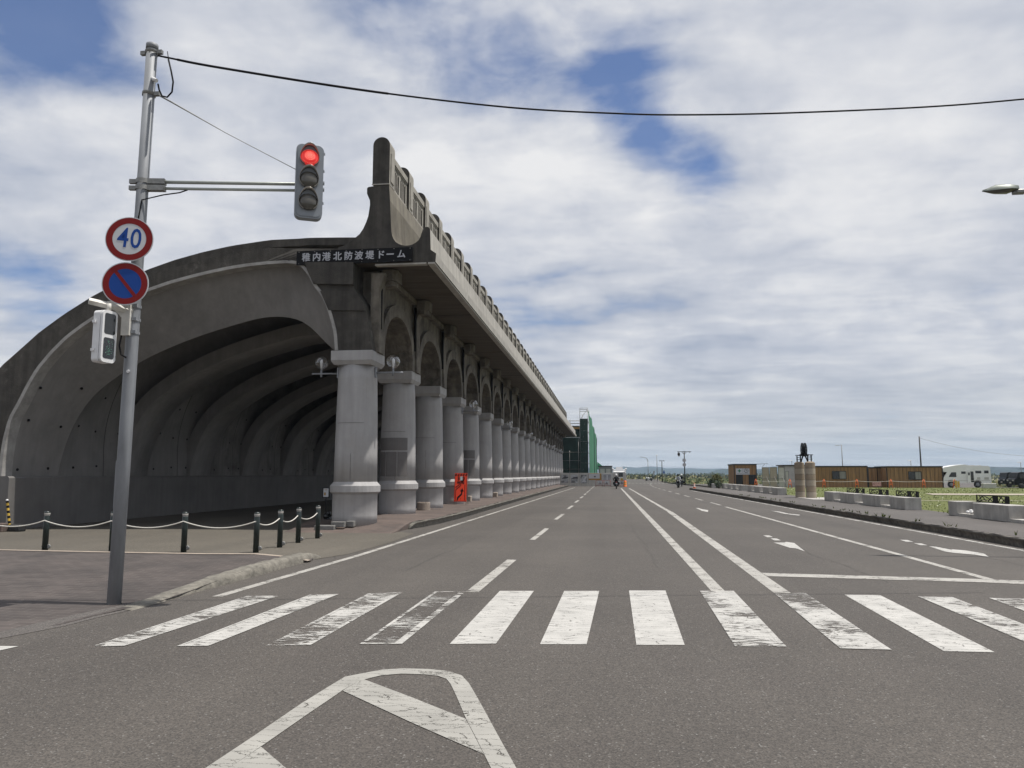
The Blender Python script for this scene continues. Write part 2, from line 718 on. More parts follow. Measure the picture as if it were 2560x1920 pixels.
def pavers(name, c1, c2, mortar, bw=.2, bh=.1):
    m = mat(name, c1, .85)
    N, L, b = nodes_of(m)
    g = N.new('ShaderNodeNewGeometry')
    t = N.new('ShaderNodeTexBrick')
    L.new(g.outputs['Position'], t.inputs['Vector'])
    t.inputs['Scale'].default_value = 1.0
    t.inputs['Brick Width'].default_value = bw
    t.inputs['Row Height'].default_value = bh
    t.inputs['Mortar Size'].default_value = .009
    t.inputs['Color1'].default_value = (*c1, 1)
    t.inputs['Color2'].default_value = (*c2, 1)
    t.inputs['Mortar'].default_value = (*mortar, 1)
    n = N.new('ShaderNodeTexNoise')
    n.inputs['Scale'].default_value = .8
    n.inputs['Detail'].default_value = 9
    n.inputs['Roughness'].default_value = .7
    L.new(g.outputs['Position'], n.inputs[0])
    r = N.new('ShaderNodeValToRGB')
    L.new(n.outputs[0], r.inputs[0])
    e = r.color_ramp.elements
    e[0].position, e[1].position = .3, .7
    e[0].color, e[1].color = (.58, .58, .58, 1), (1.38, 1.33, 1.28, 1)
    x = N.new('ShaderNodeMix')
    x.data_type = 'RGBA'
    x.blend_type = 'MULTIPLY'
    x.inputs[0].default_value = 1
    L.new(t.outputs[0], x.inputs[6])
    L.new(r.outputs[0], x.inputs[7])
    L.new(x.outputs[2], b.inputs['Base Color'])
    bp = N.new('ShaderNodeBump')
    bp.inputs['Strength'].default_value = .4
    bp.inputs['Distance'].default_value = .004
    L.new(t.outputs['Fac'], bp.inputs['Height'])
    bp.invert = True
    L.new(bp.outputs[0], b.inputs['Normal'])
    return m


M = {}
M['asphalt'] = asphalt('asphalt', (.063, .0555, .0495), (.071, .063, .056))
M['apron'] = asphalt('apron asphalt', (.084, .075, .061), (.097, .086, .070))
M['path'] = asphalt('footway asphalt', (.076, .069, .065), (.09, .081, .076))
M['paint'] = paint('road paint sound', (.42, .408, .382), .60)
M['paint2'] = paint('road paint cracked', (.42, .408, .382), .735)
M['paint3'] = paint('road paint scraped', (.42, .408, .382), .77)
M['paint4'] = paint('road paint nearly gone', (.41, .40, .375), .845)
M['paintline'] = paint('line paint', (.36, .345, .315), .685)
M['painty'] = paint('cream hatch paint', (.305, .295, .268), .60, (3, 3, 1))
M['brick'] = pavers('purple brown pavers', (.052, .0435, .041), (.070, .0595, .056), (.092, .082, .076), .30, .15)
M['redbrick'] = pavers('red pavers', (.118, .088, .076), (.10, .079, .07), (.08, .067, .06))
M['kerb'] = mat('kerb concrete', (.17, .157, .132), .9, var=.35, scale=8, bump=.8, bscale=25, stain=.35)
M['kerbdark'] = mat('dark kerb concrete', (.15, .135, .115), .9, var=.5, scale=7, bump=.6, bscale=20, stain=.6)
M['endface'] = mat('weathered and shaded concrete', (.066, .060, .052), .92, var=.30, scale=2.2, bump=.5, bscale=28, streak=.35, stain=.5, staincol=(.03, .028, .025))  # weathered end concrete; also stands for shade on the balustrade faces
def pale_bloom(m, lo=.58, hi=.72, amount=.5, c=(.20, .19, .17)):
    N, L, b = nodes_of(m)
    src = b.inputs['Base Color'].links[0].from_socket
    g = N.new('ShaderNodeNewGeometry')
    n = N.new('ShaderNodeTexNoise')
    n.inputs['Scale'].default_value = 1.1
    n.inputs['Detail'].default_value = 11
    n.inputs['Roughness'].default_value = .72
    L.new(g.outputs['Position'], n.inputs[0])
    r = N.new('ShaderNodeMapRange')
    r.interpolation_type = 'SMOOTHSTEP'
    r.inputs[1].default_value, r.inputs[2].default_value, r.inputs[4].default_value = lo, hi, amount
    L.new(n.outputs[0], r.inputs[0])
    x = N.new('ShaderNodeMix')
    x.data_type = 'RGBA'
    L.new(r.outputs[0], x.inputs[0])
    L.new(src, x.inputs[6])
    x.inputs[7].default_value = (*c, 1)
    L.new(x.outputs[2], b.inputs['Base Color'])


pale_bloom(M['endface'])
M['parapet'] = mat('tan board marked concrete', (.20, .180, .145), .9, var=.22, scale=1.6, bump=.4, bscale=22, streak=.25)
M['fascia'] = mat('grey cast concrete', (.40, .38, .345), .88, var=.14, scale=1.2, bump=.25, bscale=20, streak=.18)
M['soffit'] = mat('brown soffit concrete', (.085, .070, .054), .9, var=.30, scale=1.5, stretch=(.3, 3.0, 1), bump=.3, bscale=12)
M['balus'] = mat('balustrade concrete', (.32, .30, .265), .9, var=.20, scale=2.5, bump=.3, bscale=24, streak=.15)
M['vault'] = mat('lit vault concrete', (.205, .196, .187), .9, var=.13, scale=.7, bump=.2, bscale=14, streak=.12, stain=.25, staincol=(.10, .095, .09))  # light on the ribs and front bays put into the colour
M['shadevault'] = mat('shaded vault concrete', (.175, .165, .155), .92, var=.28, scale=.8, bump=.3, bscale=12, streak=.2, stain=.5, staincol=(.035, .03, .026))  # random stains, plus shade of the deep pockets put into the colour
M['trim'] = mat('pale arch trim', (.31, .30, .285), .9, var=.25, scale=2.5, bump=.3, bscale=20, stain=.35, staincol=(.1, .095, .09))
M['plinth'] = mat('grey wall base', (.150, .143, .136), .85, var=.14, scale=.6, bump=.2, bscale=14, streak=.10)
M['white'] = mat('painted column', (.36, .350, .345), .75, var=.07, scale=1.5, bump=.22, bscale=9, streak=.12, stain=.22, staincol=(.25, .23, .20))
M['arch'] = mat('stained arch concrete', (.155, .138, .113), .9, var=.35, scale=2.0, bump=.6, bscale=16, streak=.3, stain=.75, staincol=(.04, .035, .03))
M['plaque'] = mat('brown plaque', (.13, .12, .115), .5, var=.12, scale=3)
M['black'] = mat('black', (.008, .008, .009), .6, spec=.15)
M['dark'] = mat('dark rubber', (.02, .02, .02), .7)
M['crack'] = mat('crack', (.05, .048, .045), .9)
M['steel'] = mat('galvanised steel', (.235, .245, .26), .6, .1, var=.18, scale=5, stretch=(1, 1, .25), streak=.12)
M['clamp'] = mat('dull clamp steel', (.25, .25, .24), .55, .5, var=.2, scale=20)
M['arm'] = mat('grey green pipe', (.36, .38, .35), .5, .2, var=.1, scale=9)
M['housing'] = mat('signal housing grey', (.22, .24, .265), .5, .1, var=.05, scale=5)
M['lensoff'] = mat('unlit smoked lens', (.085, .080, .070), .16, .0, var=.2, scale=5)
M['visor'] = mat('polished visor', (.35, .33, .30), .25, .7)
M['white_m'] = mat('white enamel', (.70, .70, .70), .4, var=.06, scale=6, stain=.15, staincol=(.35, .3, .25))
M['cream_m'] = mat('cream bracket enamel', (.56, .54, .49), .5, var=.12, scale=9, stain=.3, staincol=(.3, .24, .18))
M['red'] = mat('sign red', (.19, .010, .010), .5, spec=.2)
M['blue'] = mat('sign blue', (.010, .055, .26), .5, spec=.2)
M['signw'] = mat('sign white', (.52, .53, .55), .45)
M['signback'] = mat('sign back', (.45, .45, .46), .5, .4)
M['bollard'] = mat('dark green bollard', (.012, .020, .018), .35, var=.2, scale=14)
M['band'] = mat('reflective band', (.45, .43, .40), .35, .1)
M['rope'] = mat('pale rope', (.55, .53, .48), .85)
M['yellow'] = mat('hazard yellow', (.55, .36, .05), .6)
M['orange'] = mat('orange sheet', (.85, .060, .018), .55)
M['orange2'] = mat('orange plastic', (.75, .16, .03), .5)
M['cone'] = mat('faded cone', (.62, .20, .10), .6)
M['stone'] = mat('tan stone', (.30, .25, .205), .9, var=.2, scale=4, bump=.5, bscale=15)
M['bench'] = mat('bench concrete', (.40, .385, .36), .88, var=.16, scale=2.5, bump=.25, bscale=18, streak=.2)
M['lawn'] = mat('lawn grass', (.078, .098, .020), .95, var=.25, scale=1.0, bump=1.0, bscale=40, col2=(.108, .120, .028))
M['blade'] = mat('grass blades', (.076, .098, .018), .9, var=.3, scale=1.5, spec=.05)
M['flower'] = mat('white clover', (.75, .74, .62), .8)
M['field'] = mat('dry field', (.24, .20, .14), .95, var=.3, scale=.02, col2=(.20, .20, .11))
M['leaf1'] = mat('shrub leaves', (.050, .075, .020), .75, var=.4, scale=3)
M['leaf2'] = mat('dry shrub leaves', (.17, .16, .065), .8, var=.35, scale=3)
M['leafd'] = mat('dark leaves', (.020, .032, .014), .8, var=.4, scale=3)
M['bark'] = mat('bark', (.09, .07, .05), .9, var=.3, scale=9)
M['hill'] = mat('wooded hill', (.022, .042, .048), .95, var=.45, scale=.012, stretch=(1, 1, 2))
M['wood'] = mat('brown boarding', (.30, .175, .075), .8, var=.25, scale=2.0, stretch=(3, 3, .2), streak=.3)
M['darkframe'] = mat('dark frame', (.02, .017, .014), .6)
M['glass'] = mat('dark window glass', (.02, .023, .025), .06, spec=.6)
M['curtain'] = mat('curtain', (.25, .245, .22), .8)
M['panel'] = mat('pale board', (.46, .45, .42), .6, var=.12, scale=2)
M['panelb'] = mat('beige board', (.36, .31, .25), .75, var=.12, scale=2)
M['photo'] = mat('grey photo print', (.09, .095, .10), .4, var=.9, scale=2.2, col2=(.32, .33, .34))
M['ochre'] = mat('ochre print', (.35, .20, .04), .6)
M['net'] = mat('green net', (.060, .22, .125), .8, var=.22, scale=.6, stretch=(1, 1, .2))
M['netdark'] = mat('black green net', (.010, .032, .022), .85, var=.4, scale=1.0)
M['tubing'] = mat('scaffold tube', (.22, .22, .21), .5, .5)
M['fur'] = mat('black riding suit', (.006, .006, .007), .7, spec=.1)
M['grey_j'] = mat('pale grey jacket', (.38, .40, .42), .7)
M['skin'] = mat('skin', (.45, .27, .19), .6)
M['car_w'] = mat('camper white', (.80, .80, .79), .35, var=.04, scale=2)
M['car_b'] = mat('black car paint', (.005, .005, .006), .35, spec=.2)
M['red_l'] = mat('tail lamp', (.35, .01, .01), .3)
M['bag'] = mat('black plastic bag', (.012, .013, .014), .22, bump=1.2, bscale=9)
M['pillar1'] = mat('buff stone drum', (.25, .20, .145), .85, var=.12, scale=3, bump=.3, bscale=20)
M['pillar2'] = mat('pale stone drum', (.33, .285, .225), .85, var=.10, scale=3, bump=.3, bscale=20)
M['ink'] = mat('print ink', (.05, .05, .055), .6)
M['green_s'] = mat('sign green', (.01, .16, .07), .5)
M['grey_s'] = mat('grey stone', (.17, .165, .155), .9, var=.25, scale=6, bump=.6, bscale=18)
M['redl'] = mat('lit red lamp', (.6, .02, .02), .3, emit=((1.0, .05, .045), .38))
M['redled'] = mat('red led', (1, .2, .15), .3, emit=((1.0, .22, .16), 2.0))
M['lamphead'] = mat('grey green lamp cover', (.16, .18, .16), .45, .2)
M['sea'] = mat('sea', (.10, .14, .17), .12, spec=.5)
M['gl'] = mat('clear globe', (.95, .96, .97), .02)


def clear_glass():
    m = M['gl']
    N, L, b = nodes_of(m)
    t = N.new('ShaderNodeBsdfTransparent')
    t.inputs[0].default_value = (.93, .93, .93, 1)
    gl = N.new('ShaderNodeBsdfGlossy')
    gl.inputs['Roughness'].default_value = .03
    lw = N.new('ShaderNodeLayerWeight')
    lw.inputs[0].default_value = .35
    r = N.new('ShaderNodeMapRange')
    L.new(lw.outputs['Facing'], r.inputs[0])
    r.inputs[3].default_value, r.inputs[4].default_value = .06, .7
    x = N.new('ShaderNodeMixShader')
    L.new(r.outputs[0], x.inputs[0])
    L.new(t.outputs[0], x.inputs[1])
    L.new(gl.outputs[0], x.inputs[2])
    L.new(x.outputs[0], N['Material Output'].inputs[0])


clear_glass()


def net_alpha(m, a):
    """woven net: lets part of the light through"""
    N, L, b = nodes_of(m)
    t = N.new('ShaderNodeBsdfTranslucent')
    t.inputs[0].default_value = (.07, .26, .15, 1)
    x = N.new('ShaderNodeMixShader')
    x.inputs[0].default_value = a
    L.new(b.outputs[0], x.inputs[1])
    L.new(t.outputs[0], x.inputs[2])
    L.new(x.outputs[0], N['Material Output'].inputs[0])


net_alpha(M['net'], .35)

# ------------------------------------------------------------------ ground, road, footways


def zx(x0, y0, s):
    return lambda p: (x0+p[0]*s, y0+p[1]*s)


def flat(name, polys, m, z, par=None):
    mb = MB()
    for p in polys:
        mb.add([(q[0], q[1], z) for q in p], [list(range(len(p)))])
    return mb.build(name, m, par)


def rect(x0, y0, x1, y1):
    return [(x0, y0), (x1, y0), (x1, y1), (x0, y1)]


def pxpoly(pts, T=lambda p: p, z=0.0):
    out = []
    for p in pts:
        q = T(p)
        g = onz(q[0], q[1], z)
        out.append((g.x, g.y))
    return out


struct(flat('ground', [rect(-7000, -200, 7000, 7000)], M['field'], -.06))
struct(flat('road', [rect(-70, -40, 75, 15.2), rect(-9.0, 15.2, 75, 300)], M['asphalt'], 0.0))
KX, RX = -5.78, 9.70
# sandy tar apron in front of the arcade and on its floor
mb = MB()
mb.add([(-60, 14.6, .006), (-6.0, 14.6, .006), (-5.55, 16.2, .006), (-5.45, 19, .006), (-5.6, 22.0, .006), (-7.0, 23.2, .006), (-9.5, 23.2, .006), (-9.5, 135, .006), (-60, 135, .006)], [list(range(9))])
struct(mb.build('arcade_floor', M['apron']))
# left footway, rising from the dropped kerb towards the back
near = [(-45, 5.6)] + [tuple(onz(x, y, 0)[:2]) for x, y in ((0, 1587), (149.5, 1564), (241, 1541), (410, 1505), (484, 1483), (560, 1461), (640, 1438), (720, 1415), (790, 1396))]
nz = [.012, .012, .012, .014, .025, .05, .10, .14, .13, .03]
far = [(-45, 16.3)] + [tuple(onz(x, y, .15)[:2]) for x, y in ((0, 1375), (120, 1377.5), (240, 1380), (380, 1382.5), (499, 1384.7), (570, 1385), (640, 1385), (710, 1386), (775, 1386))]
NS = 60
mb = MB()


def interp(P, k, n):
    t = k/(n-1)*(len(P)-1)
    i = min(int(t), len(P)-2)
    w = t-i
    return [P[i][j]*(1-w)+P[i+1][j]*w for j in range(len(P[0]))]


nearz = [(*p, z) for p, z in zip(near, nz)]
farz = [(*p, .15 if i < 8 else (.11 if i == 8 else .03)) for i, p in enumerate(far)]
vs = []
for k in range(NS):
    a, b = Vector(interp(nearz, k, NS)), Vector(interp(farz, k, NS))
    for j in range(9):
        w = j/8
        p = a.lerp(b, w)
        p.z = a.z + (b.z-a.z)*(w*w*(3-2*w))
        vs.append(p)
mb.add(vs, [(k*9+j, (k+1)*9+j, (k+1)*9+j+1, k*9+j+1) for k in range(NS-1) for j in range(8)], 0, True)
mb.add([p for k in range(NS) for p in (vs[k*9+8], (vs[k*9+8].x, vs[k*9+8].y, 0))], [(2*k, 2*k+1, 2*k+3, 2*k+2) for k in range(NS-1)])
mb.add([p for j in range(9) for p in (vs[(NS-1)*9+j], (vs[(NS-1)*9+j].x, vs[(NS-1)*9+j].y, -.01))], [(2*j, 2*j+1, 2*j+3, 2*j+2) for j in range(8)])
struct(mb.build('corner_pavement', M['brick']))
# pale edging strip and dropped gutter along that footway
mb = MB()
e0 = [Vector(interp(farz, k, NS)) for k in range(NS)]
mb.add([q for p in e0 for q in ((p.x, p.y-.10, p.z+.008), (p.x, p.y+.06, p.z+.008))], [(2*k, 2*k+2, 2*k+3, 2*k+1) for k in range(NS-1)])
mb.add([q for p in e0 for q in ((p.x, p.y+.06, p.z+.008), (p.x, p.y+.06, 0))], [(2*k, 2*k+2, 2*k+3, 2*k+1) for k in range(NS-1)])
struct(mb.build('edging', M['stone']))
mb = MB()
g0 = [tuple(onz(x, y, .02)[:2]) for x, y in ((-300, 1640), (0, 1581), (104, 1556), (205, 1534), (300, 1515), (386, 1500))]
g1 = [tuple(onz(x, y, .0)[:2]) for x, y in ((-300, 1672), (0, 1597), (160, 1566), (250, 1543), (340, 1523), (420, 1504))]
mb.add([q for i in range(6) for q in ((*g0[i], .026), (*g1[i], .004))], [(2*k, 2*k+2, 2*k+3, 2*k+1) for k in range(5)])
struct(mb.build('gutter', M['path']))


def kerb_mesh(P, H, w=.22, seg=.16, jit=.012, roundend=True, mi=0):
    """P: ground points of the road-side foot; H: heights; the kerb body lies on the left of travel"""
    Q = []
    for i in range(len(P)-1):
        a, b = Vector((*P[i], H[i])), Vector((*P[i+1], H[i+1]))
        n = max(1, int((b-a).length/seg))
        for k in range(n):
            Q.append(a.lerp(b, k/n))
    Q.append(Vector((*P[-1], H[-1])))
    mb = MB()
    vs = []
    n = len(Q)
    for i, p in enumerate(Q):
        t = (Q[min(i+1, n-1)]-Q[max(i-1, 0)])
        t.z = 0
        t.normalize()
        s = Vector((-t.y, t.x, 0))
        h = p.z
        f = 1.0
        if roundend:
            f = sqrt(min(1.0, .03+(n-1-i)*seg/.40))
        h *= f
        for (d, k) in ((0, 0), (.015, .45), (.04, .80), (.085, .97), (w, 1.0), (w+.05, 1.0), (w+.06, 0)):
            jj = jit if 0 < k < 1.01 else 0
            vs.append((p.x+s.x*d+random.uniform(-jj, jj), p.y+s.y*d+random.uniform(-jj, jj), h*k+random.uniform(-jj, jj)*.7*min(1, h*8)+ (0.004 if k else -.01)))
    m = 7
    mb.add(vs, [(i*m+j, (i+1)*m+j, (i+1)*m+j+1, i*m+j+1) for i in range(n-1) for j in range(m-1)], mi, True)
    mb.add(vs[:m], [list(range(m))])
    mb.add(vs[-m:], [list(range(m))])
    return mb


kp = [tuple(onz(x, y, 0)[:2]) for x, y in ((330, 1527), (410, 1505), (484, 1483), (560, 1463), (640, 1441), (720, 1418), (805, 1394))]
tag(kerb_mesh(kp, [.012, .03, .07, .125, .15, .155, .13], jit=.016).build('kerb', M['kerb']),
    'worn rounded kerb edging the corner footway beside the pole', 'kerb', 'road kerbs')
o = kerb_mesh([(-5.62, 135), (KX, 60), (KX+.02, 30), (-5.86, 26.5), (-6.02, 24.7), (-6.25, 23.7)], [.2, .2, .2, .2, .2, .16], w=-.2, jit=.012)
tag(o.build('kerb', M['kerb']), 'long broken kerb running beside the row of columns', 'kerb', 'road kerbs')
o = kerb_mesh([(9.95, 4), (RX+.05, 12), (RX, 25), (9.5, 60), (9.42, 80), (9.42, 90)], [.19]*6, w=-.2, jit=.010)
tag(o.build('kerb', M['kerbdark']), 'dark mossy kerb along the footway in front of the concrete benches', 'kerb', 'road kerbs')
o = kerb_mesh([(14.6, 113), (13.4, 118), (12.7, 130), (12.2, 150), (12.6, 175)], [.17]*5, w=-.2, jit=.006)
tag(o.build('kerb', M['kerbdark']), 'far kerb beneath the lantern post where the road bends', 'kerb', 'road kerbs')
# footway along the columns
mb = MB()
vs = []
ys = [21.9, 22.6, 23.3, 24.0, 24.7, 26, 30, 60, 100, 135]
for y in ys:
    w = max(0, min(1, (y-21.9)/2.4))
    w = w*w*(3-2*w)
    for x, z in ((-9.6, .235), (-8.6, .245), (-7.2, .235), (-6.4, .212), (KX-.16 if y > 25 else -6.25, .202)):
        vs.append((x - (.25 if (y > 60 and x > -6) else 0)*0, y, .004+z*w))
mb.add(vs, [(i*5+j, i*5+j+1, (i+1)*5+j+1, (i+1)*5+j) for i in range(len(ys)-1) for j in range(4)], 0, True)
mb.add([q for i in range(6) for q in (vs[i*5+4], (vs[i*5+4][0], vs[i*5+4][1], -.01))], [(2*i, 2*i+1, 2*i+3, 2*i+2) for i in range(5)])
mb.add([(-9.6, 24, 0), (-9.6, 135, 0), (-9.6, 135, .239), (-9.6, 24, .239)], [(0, 1, 2, 3)])
struct(mb.build('arcade_pavement', M['redbrick']))
# right footway and the lawn behind it
mb = MB()
mb.add([(10.15, 4, .19), (9.9, 12, .19), (9.88, 25, .19), (9.68, 60, .19), (9.6, 90, .19), (13.6, 90, .19), (13.6, 4, .19)], [list(range(7))])
struct(mb.build('right_pavement', M['path']))
mb = MB()
nx, ny = 30, 40
vs = []
for j in range(ny+1):
    for i in range(nx+1):
        x, y = 13.6+(120-13.6)*i/nx, 4+(96-4)*j/ny
        vs.append((x, y, .19+.03*sin(x*.4)*sin(y*.3)*min(1, (x-13.6)/3)))
mb.add(vs, [(j*(nx+1)+i, j*(nx+1)+i+1, (j+1)*(nx+1)+i+1, (j+1)*(nx+1)+i) for j in range(ny) for i in range(nx)], 0, True)
struct(mb.build('lawn', M['lawn']))
struct(flat('lawn_path', [[(24, 60.5), (120, 58), (120, 66), (25, 64.5)], [(14.5, 46.6), (120, 48.4), (120, 48.8), (14.5, 47.0)]], M['panelb'], .232))
struct(flat('pad', [rect(12.9, 45.2, 16.5, 48.6), rect(12.6, 49.2, 15.4, 53.8), rect(12.9, 44.3, 14.6, 45.1)], M['bench'], .196))
struct(flat('yard', [rect(13.6, 96, 150, 170)], M['path'], .15))
# grass blades and clover
mb = MB()
for i in range(14000):
    y = 20+(95-20)*random.random()**1.5
    x = random.uniform(13.7, 16+ y*.60)
    if (60 < y < 66 and x > 24) or (44.0 < y < 54.2 and x < 16.6):
        continue
    a = random.uniform(0, pi)
    h = random.uniform(.02, .06)*(1+y/120)
    w = .014*(1+y/60)
    mb.add([(x-w*cos(a), y-w*sin(a), .17), (x+w*cos(a), y+w*sin(a), .17), (x+random.uniform(-.05, .05), y+random.uniform(-.05, .05), .2+h)], [(0, 1, 2)])
for i in range(90):
    y = random.uniform(20, 60)
    x = RX+random.uniform(.12, .5) if random.random() < .5 else random.uniform(13.2, 13.6)
    for k in range(5):
        a = random.uniform(0, pi)
        mb.add([(x-.02*cos(a), y-.02*sin(a), .18), (x+.02*cos(a), y+.02*sin(a), .18), (x+random.uniform(-.08, .08), y+random.uniform(-.08, .08), .2+random.uniform(.02, .14))], [(0, 1, 2)])
stuff(mb.build('grass', M['blade']))
mb = MB()
for i in range(650):
    y = 20+(90-20)*random.random()**1.3
    x = random.uniform(13.8, 16+y*.58)
    if (60 < y < 66 and x > 24) or (44.0 < y < 54.2 and x < 16.6):
        continue
    s = random.uniform(.012, .026)*(1+y/150)
    z = .22+random.uniform(0, .04)
    mb.add([(x-s, y, z), (x, y-s, z+.01), (x+s, y, z), (x, y+s, z+.01), (x, y, z+s*1.3)], [(0, 1, 4), (1, 2, 4), (2, 3, 4), (3, 0, 4), (3, 2, 1, 0)])
stuff(mb.build('clover_flowers', M['flower']))

# ------------------------------------------------------------------ painted markings
bars = [
    ([(617, 1491), (699, 1490), (311, 1616), (228, 1618)], 1), ([(774, 1488), (847, 1486), (520.6, 1616), (442, 1617)], 1),
    ([(920, 1485), (1007, 1481), (776, 1614), (665, 1616)], 2), ([(1087, 1480), (1166, 1478.5), (1005, 1611), (898, 1612)], 3),
    ([(1249.6, 1478), (1334.6, 1478), (1240, 1610), (1124, 1611)], 0), ([(1410.5, 1478), (1498, 1478), (1466.6, 1611.6), (1350, 1611.6)], 0),
    ([(1572.6, 1477), (1663.7, 1477), (1711.8, 1613.4), (1591, 1613.4)], 0), ([(1749.8, 1478), (1834, 1478), (1966.6, 1618), (1837.8, 1617)], 1),
    ([(1937, 1485), (2013, 1483), (2229.5, 1626), (2100.6, 1622.5)], 1), ([(2111, 1487.5), (2200, 1488.5), (2487.2, 1631.8), (2360, 1629)], 0),
    ([(2295, 1492), (2380.7, 1493.6), (2758, 1637), (2635, 1637)], 1), ([(2473, 1496), (2562, 1498), (2990, 1642), (2862, 1640)], 2),
    ([(-60, 1634), (-20, 1616), (47, 1616.6), (0, 1627)], 0)]
PM = [M['paint'], M['paint2'], M['paint3'], M['paint4']]
mb = MB()
for q, w in bars:
    p = pxpoly(q)
    mb.add([(x, y, .005) for x, y in p], [(0, 1, 2, 3)], w)
struct(mb.build('crosswalk', PM))
mb = MB()
for q, w in bars[:12]:        # thin crisp outlines left round the worn bars
    p = [Vector((x, y, .0062)) for x, y in pxpoly(q)]
    if w:
        for i in range(4):
            a, b = p[i], p[(i+1) % 4]
            c, d = p[(i+2) % 4], p[(i+3) % 4]
            f = .045 if i % 2 == 0 else .10
            if w == 3 and i == 1:
                f = .2
            mb.add([a, b, b.lerp(c, f*.35 if i % 2 == 0 else f), a.lerp(d, f*.35 if i % 2 == 0 else f)], [(0, 1, 2, 3)])
            for q in mb.v[-4:]:
                q.z += .0006*i
struct(mb.build('crosswalk_outline', M['paint2']))


def strip(mb, x0, y0, x1, y1, w, mi=0, z=.0045):
    n = max(1, int(abs(y1-y0)/12))
    for k in range(n):
        a, b = k/n, (k+1)/n
        mb.add([(x0+(x1-x0)*a-w/2, y0+(y1-y0)*a, z), (x0+(x1-x0)*a+w/2, y0+(y1-y0)*a, z),
                (x0+(x1-x0)*b+w/2, y0+(y1-y0)*b, z), (x0+(x1-x0)*b-w/2, y0+(y1-y0)*b, z)], [(0, 1, 2, 3)], mi)


mb = MB()
a, b, c = onz(542, 1492), onz(899, 1388), onz(1437, 1219)
strip(mb, a.x, a.y, b.x, b.y, .15)
strip(mb, b.x, b.y, c.x, c.y, .15)
for k in range(13):
    y0 = 11.2+k*9.05
    strip(mb, -1.98, y0, -1.93, y0+4.3, .15 if k else .19, 0)
a, b = onz(1795, 1478), onz(1553, 1221)
strip(mb, a.x, a.y, b.x, b.y, .20)
a, m1, b = onz(1956, 1483), onz(1675, 1280), onz(1573, 1221)
strip(mb, a.x, a.y, m1.x, m1.y, .24, 0)
strip(mb, m1.x, m1.y, b.x, b.y, .19)
a, b = onz(2474, 1449), onz(1813, 1267)
strip(mb, a.x, a.y, b.x, b.y, .16)
for k in range(14):
    y0 = 44.3+k*8.2
    sx = 6.3 if y0 < 90 else 6.3+(y0-90)**2*.0006
    strip(mb, sx, y0, sx+.02, y0+4.4, .15)
strip(mb, 9.30, 14, 9.26, 30, .15, 1)
strip(mb, 9.26, 30, 9.05, 85, .15, 1)
for k in range(16):
    strip(mb, 2.2+k*.75, 156, 2.2+k*.75, 160, .4)
T = zx(1800, 1260, .3436)
for q in ([(305, 503), (1150, 527), (1150, 550), (340, 527)], [(1150, 527), (1900, 548), (1900, 572), (1150, 550)], [(1900, 549), (2212, 560), (2212, 586), (1900, 571)]):
    mb.add([(x, y, .006) for x, y in pxpoly(q, T)], [(0, 1, 2, 3)], 0)
a = onz(*T((2212, 560)))
b = onz(*T((2212, 586)))
mb.add([(a.x, a.y, .006), (9.2, a.y+.0, .006), (9.2, b.y, .006), (b.x, b.y, .006)], [(0, 1, 2, 3)])
struct(mb.build('lane_lines', [M['paintline'], M['paint2']]))
mb = MB()
for q in ([(315, 230), (360, 230), (387, 243), (345, 243)], [(368, 252), (412, 252), (442, 266), (395, 266)],
          [(390, 282), (470, 282), (480, 277), (540, 285), (618, 346), (552, 324), (508, 320)],
          [(1310, 262), (1365, 263), (1408, 277), (1356, 277)], [(1410, 286), (1465, 288), (1510, 302), (1456, 301)],
          [(1520, 309), (1570, 312), (1690, 336), (1700, 357), (1640, 348)], [(1690, 336), (1686, 331), (1790, 340), (1920, 362), (1958, 388), (1860, 371), (1700, 357)],
          [(370, 49), (440, 57), (500, 71), (582, 79), (575, 85), (470, 72)]):
    mb.add([(x, y, .006) for x, y in pxpoly(q, T)], [list(range(len(q)))])
T2 = zx(1350, 980, .2034)
for q in ([(1915, 1427), (1950, 1428), (2000, 1443), (2066, 1453), (2066, 1476), (1990, 1462), (1960, 1447)],):
    mb.add([(x, y, .006) for x, y in pxpoly(q, T2)], [list(range(len(q)))])
struct(mb.build('road_arrows', M['paint']))
# pointed hatch marking at the camera's feet
T = zx(450, 1560, .4295)
out_ = [(-620, 1400), (155, 838), (430, 655), (700, 470), (860, 370), (960, 310), (1060, 290), (1180, 268), (1300, 261), (1450, 265), (1560, 277), (1640, 302), (1682, 348), (1730, 430), (1780, 520), (1850, 650), (1955, 838), (2260, 1400)]
in_ = [(-440, 1400), (290, 838), (470, 718), (740, 530), (880, 435), (945, 390), (1045, 332), (1170, 302), (1290, 292), (1420, 296), (1500, 304), (1550, 322), (1575, 352), (1612, 430), (1665, 555), (1720, 660), (1808, 838), (2080, 1400)]
mb = MB()
A, B = pxpoly(out_, T), pxpoly(in_, T)
for i in range(len(A)-1):
    mb.add([(*A[i], .005), (*A[i+1], .005), (*B[i+1], .005), (*B[i], .005)], [(0, 1, 2, 3)])
for q in ([(1062, 322), (1352, 432), (1664, 557), (1768, 762), (1352, 580), (947, 392)], [(472, 720), (905, 1090), (1450, 1500), (900, 1500), (160, 935), (292, 838)]):
    mb.add([(x, y, .0058) for x, y in pxpoly(q, T)], [list(range(len(q)))])
struct(mb.build('hatch_marking', M['painty']))

# cracks, joints and gutter dirt
def wander(p, q, n, amp):
    p, q = Vector(p), Vector(q)
    d = (q-p).normalized()
    s = Vector((-d.y, d.x))
    o = 0
    out = []
    for i in range(n+1):
        o = o*.75+random.uniform(-amp, amp)
        e = min(1, i/2, (n-i)/2)
        out.append(p.lerp(q, i/n)+s*o*e)
    return out


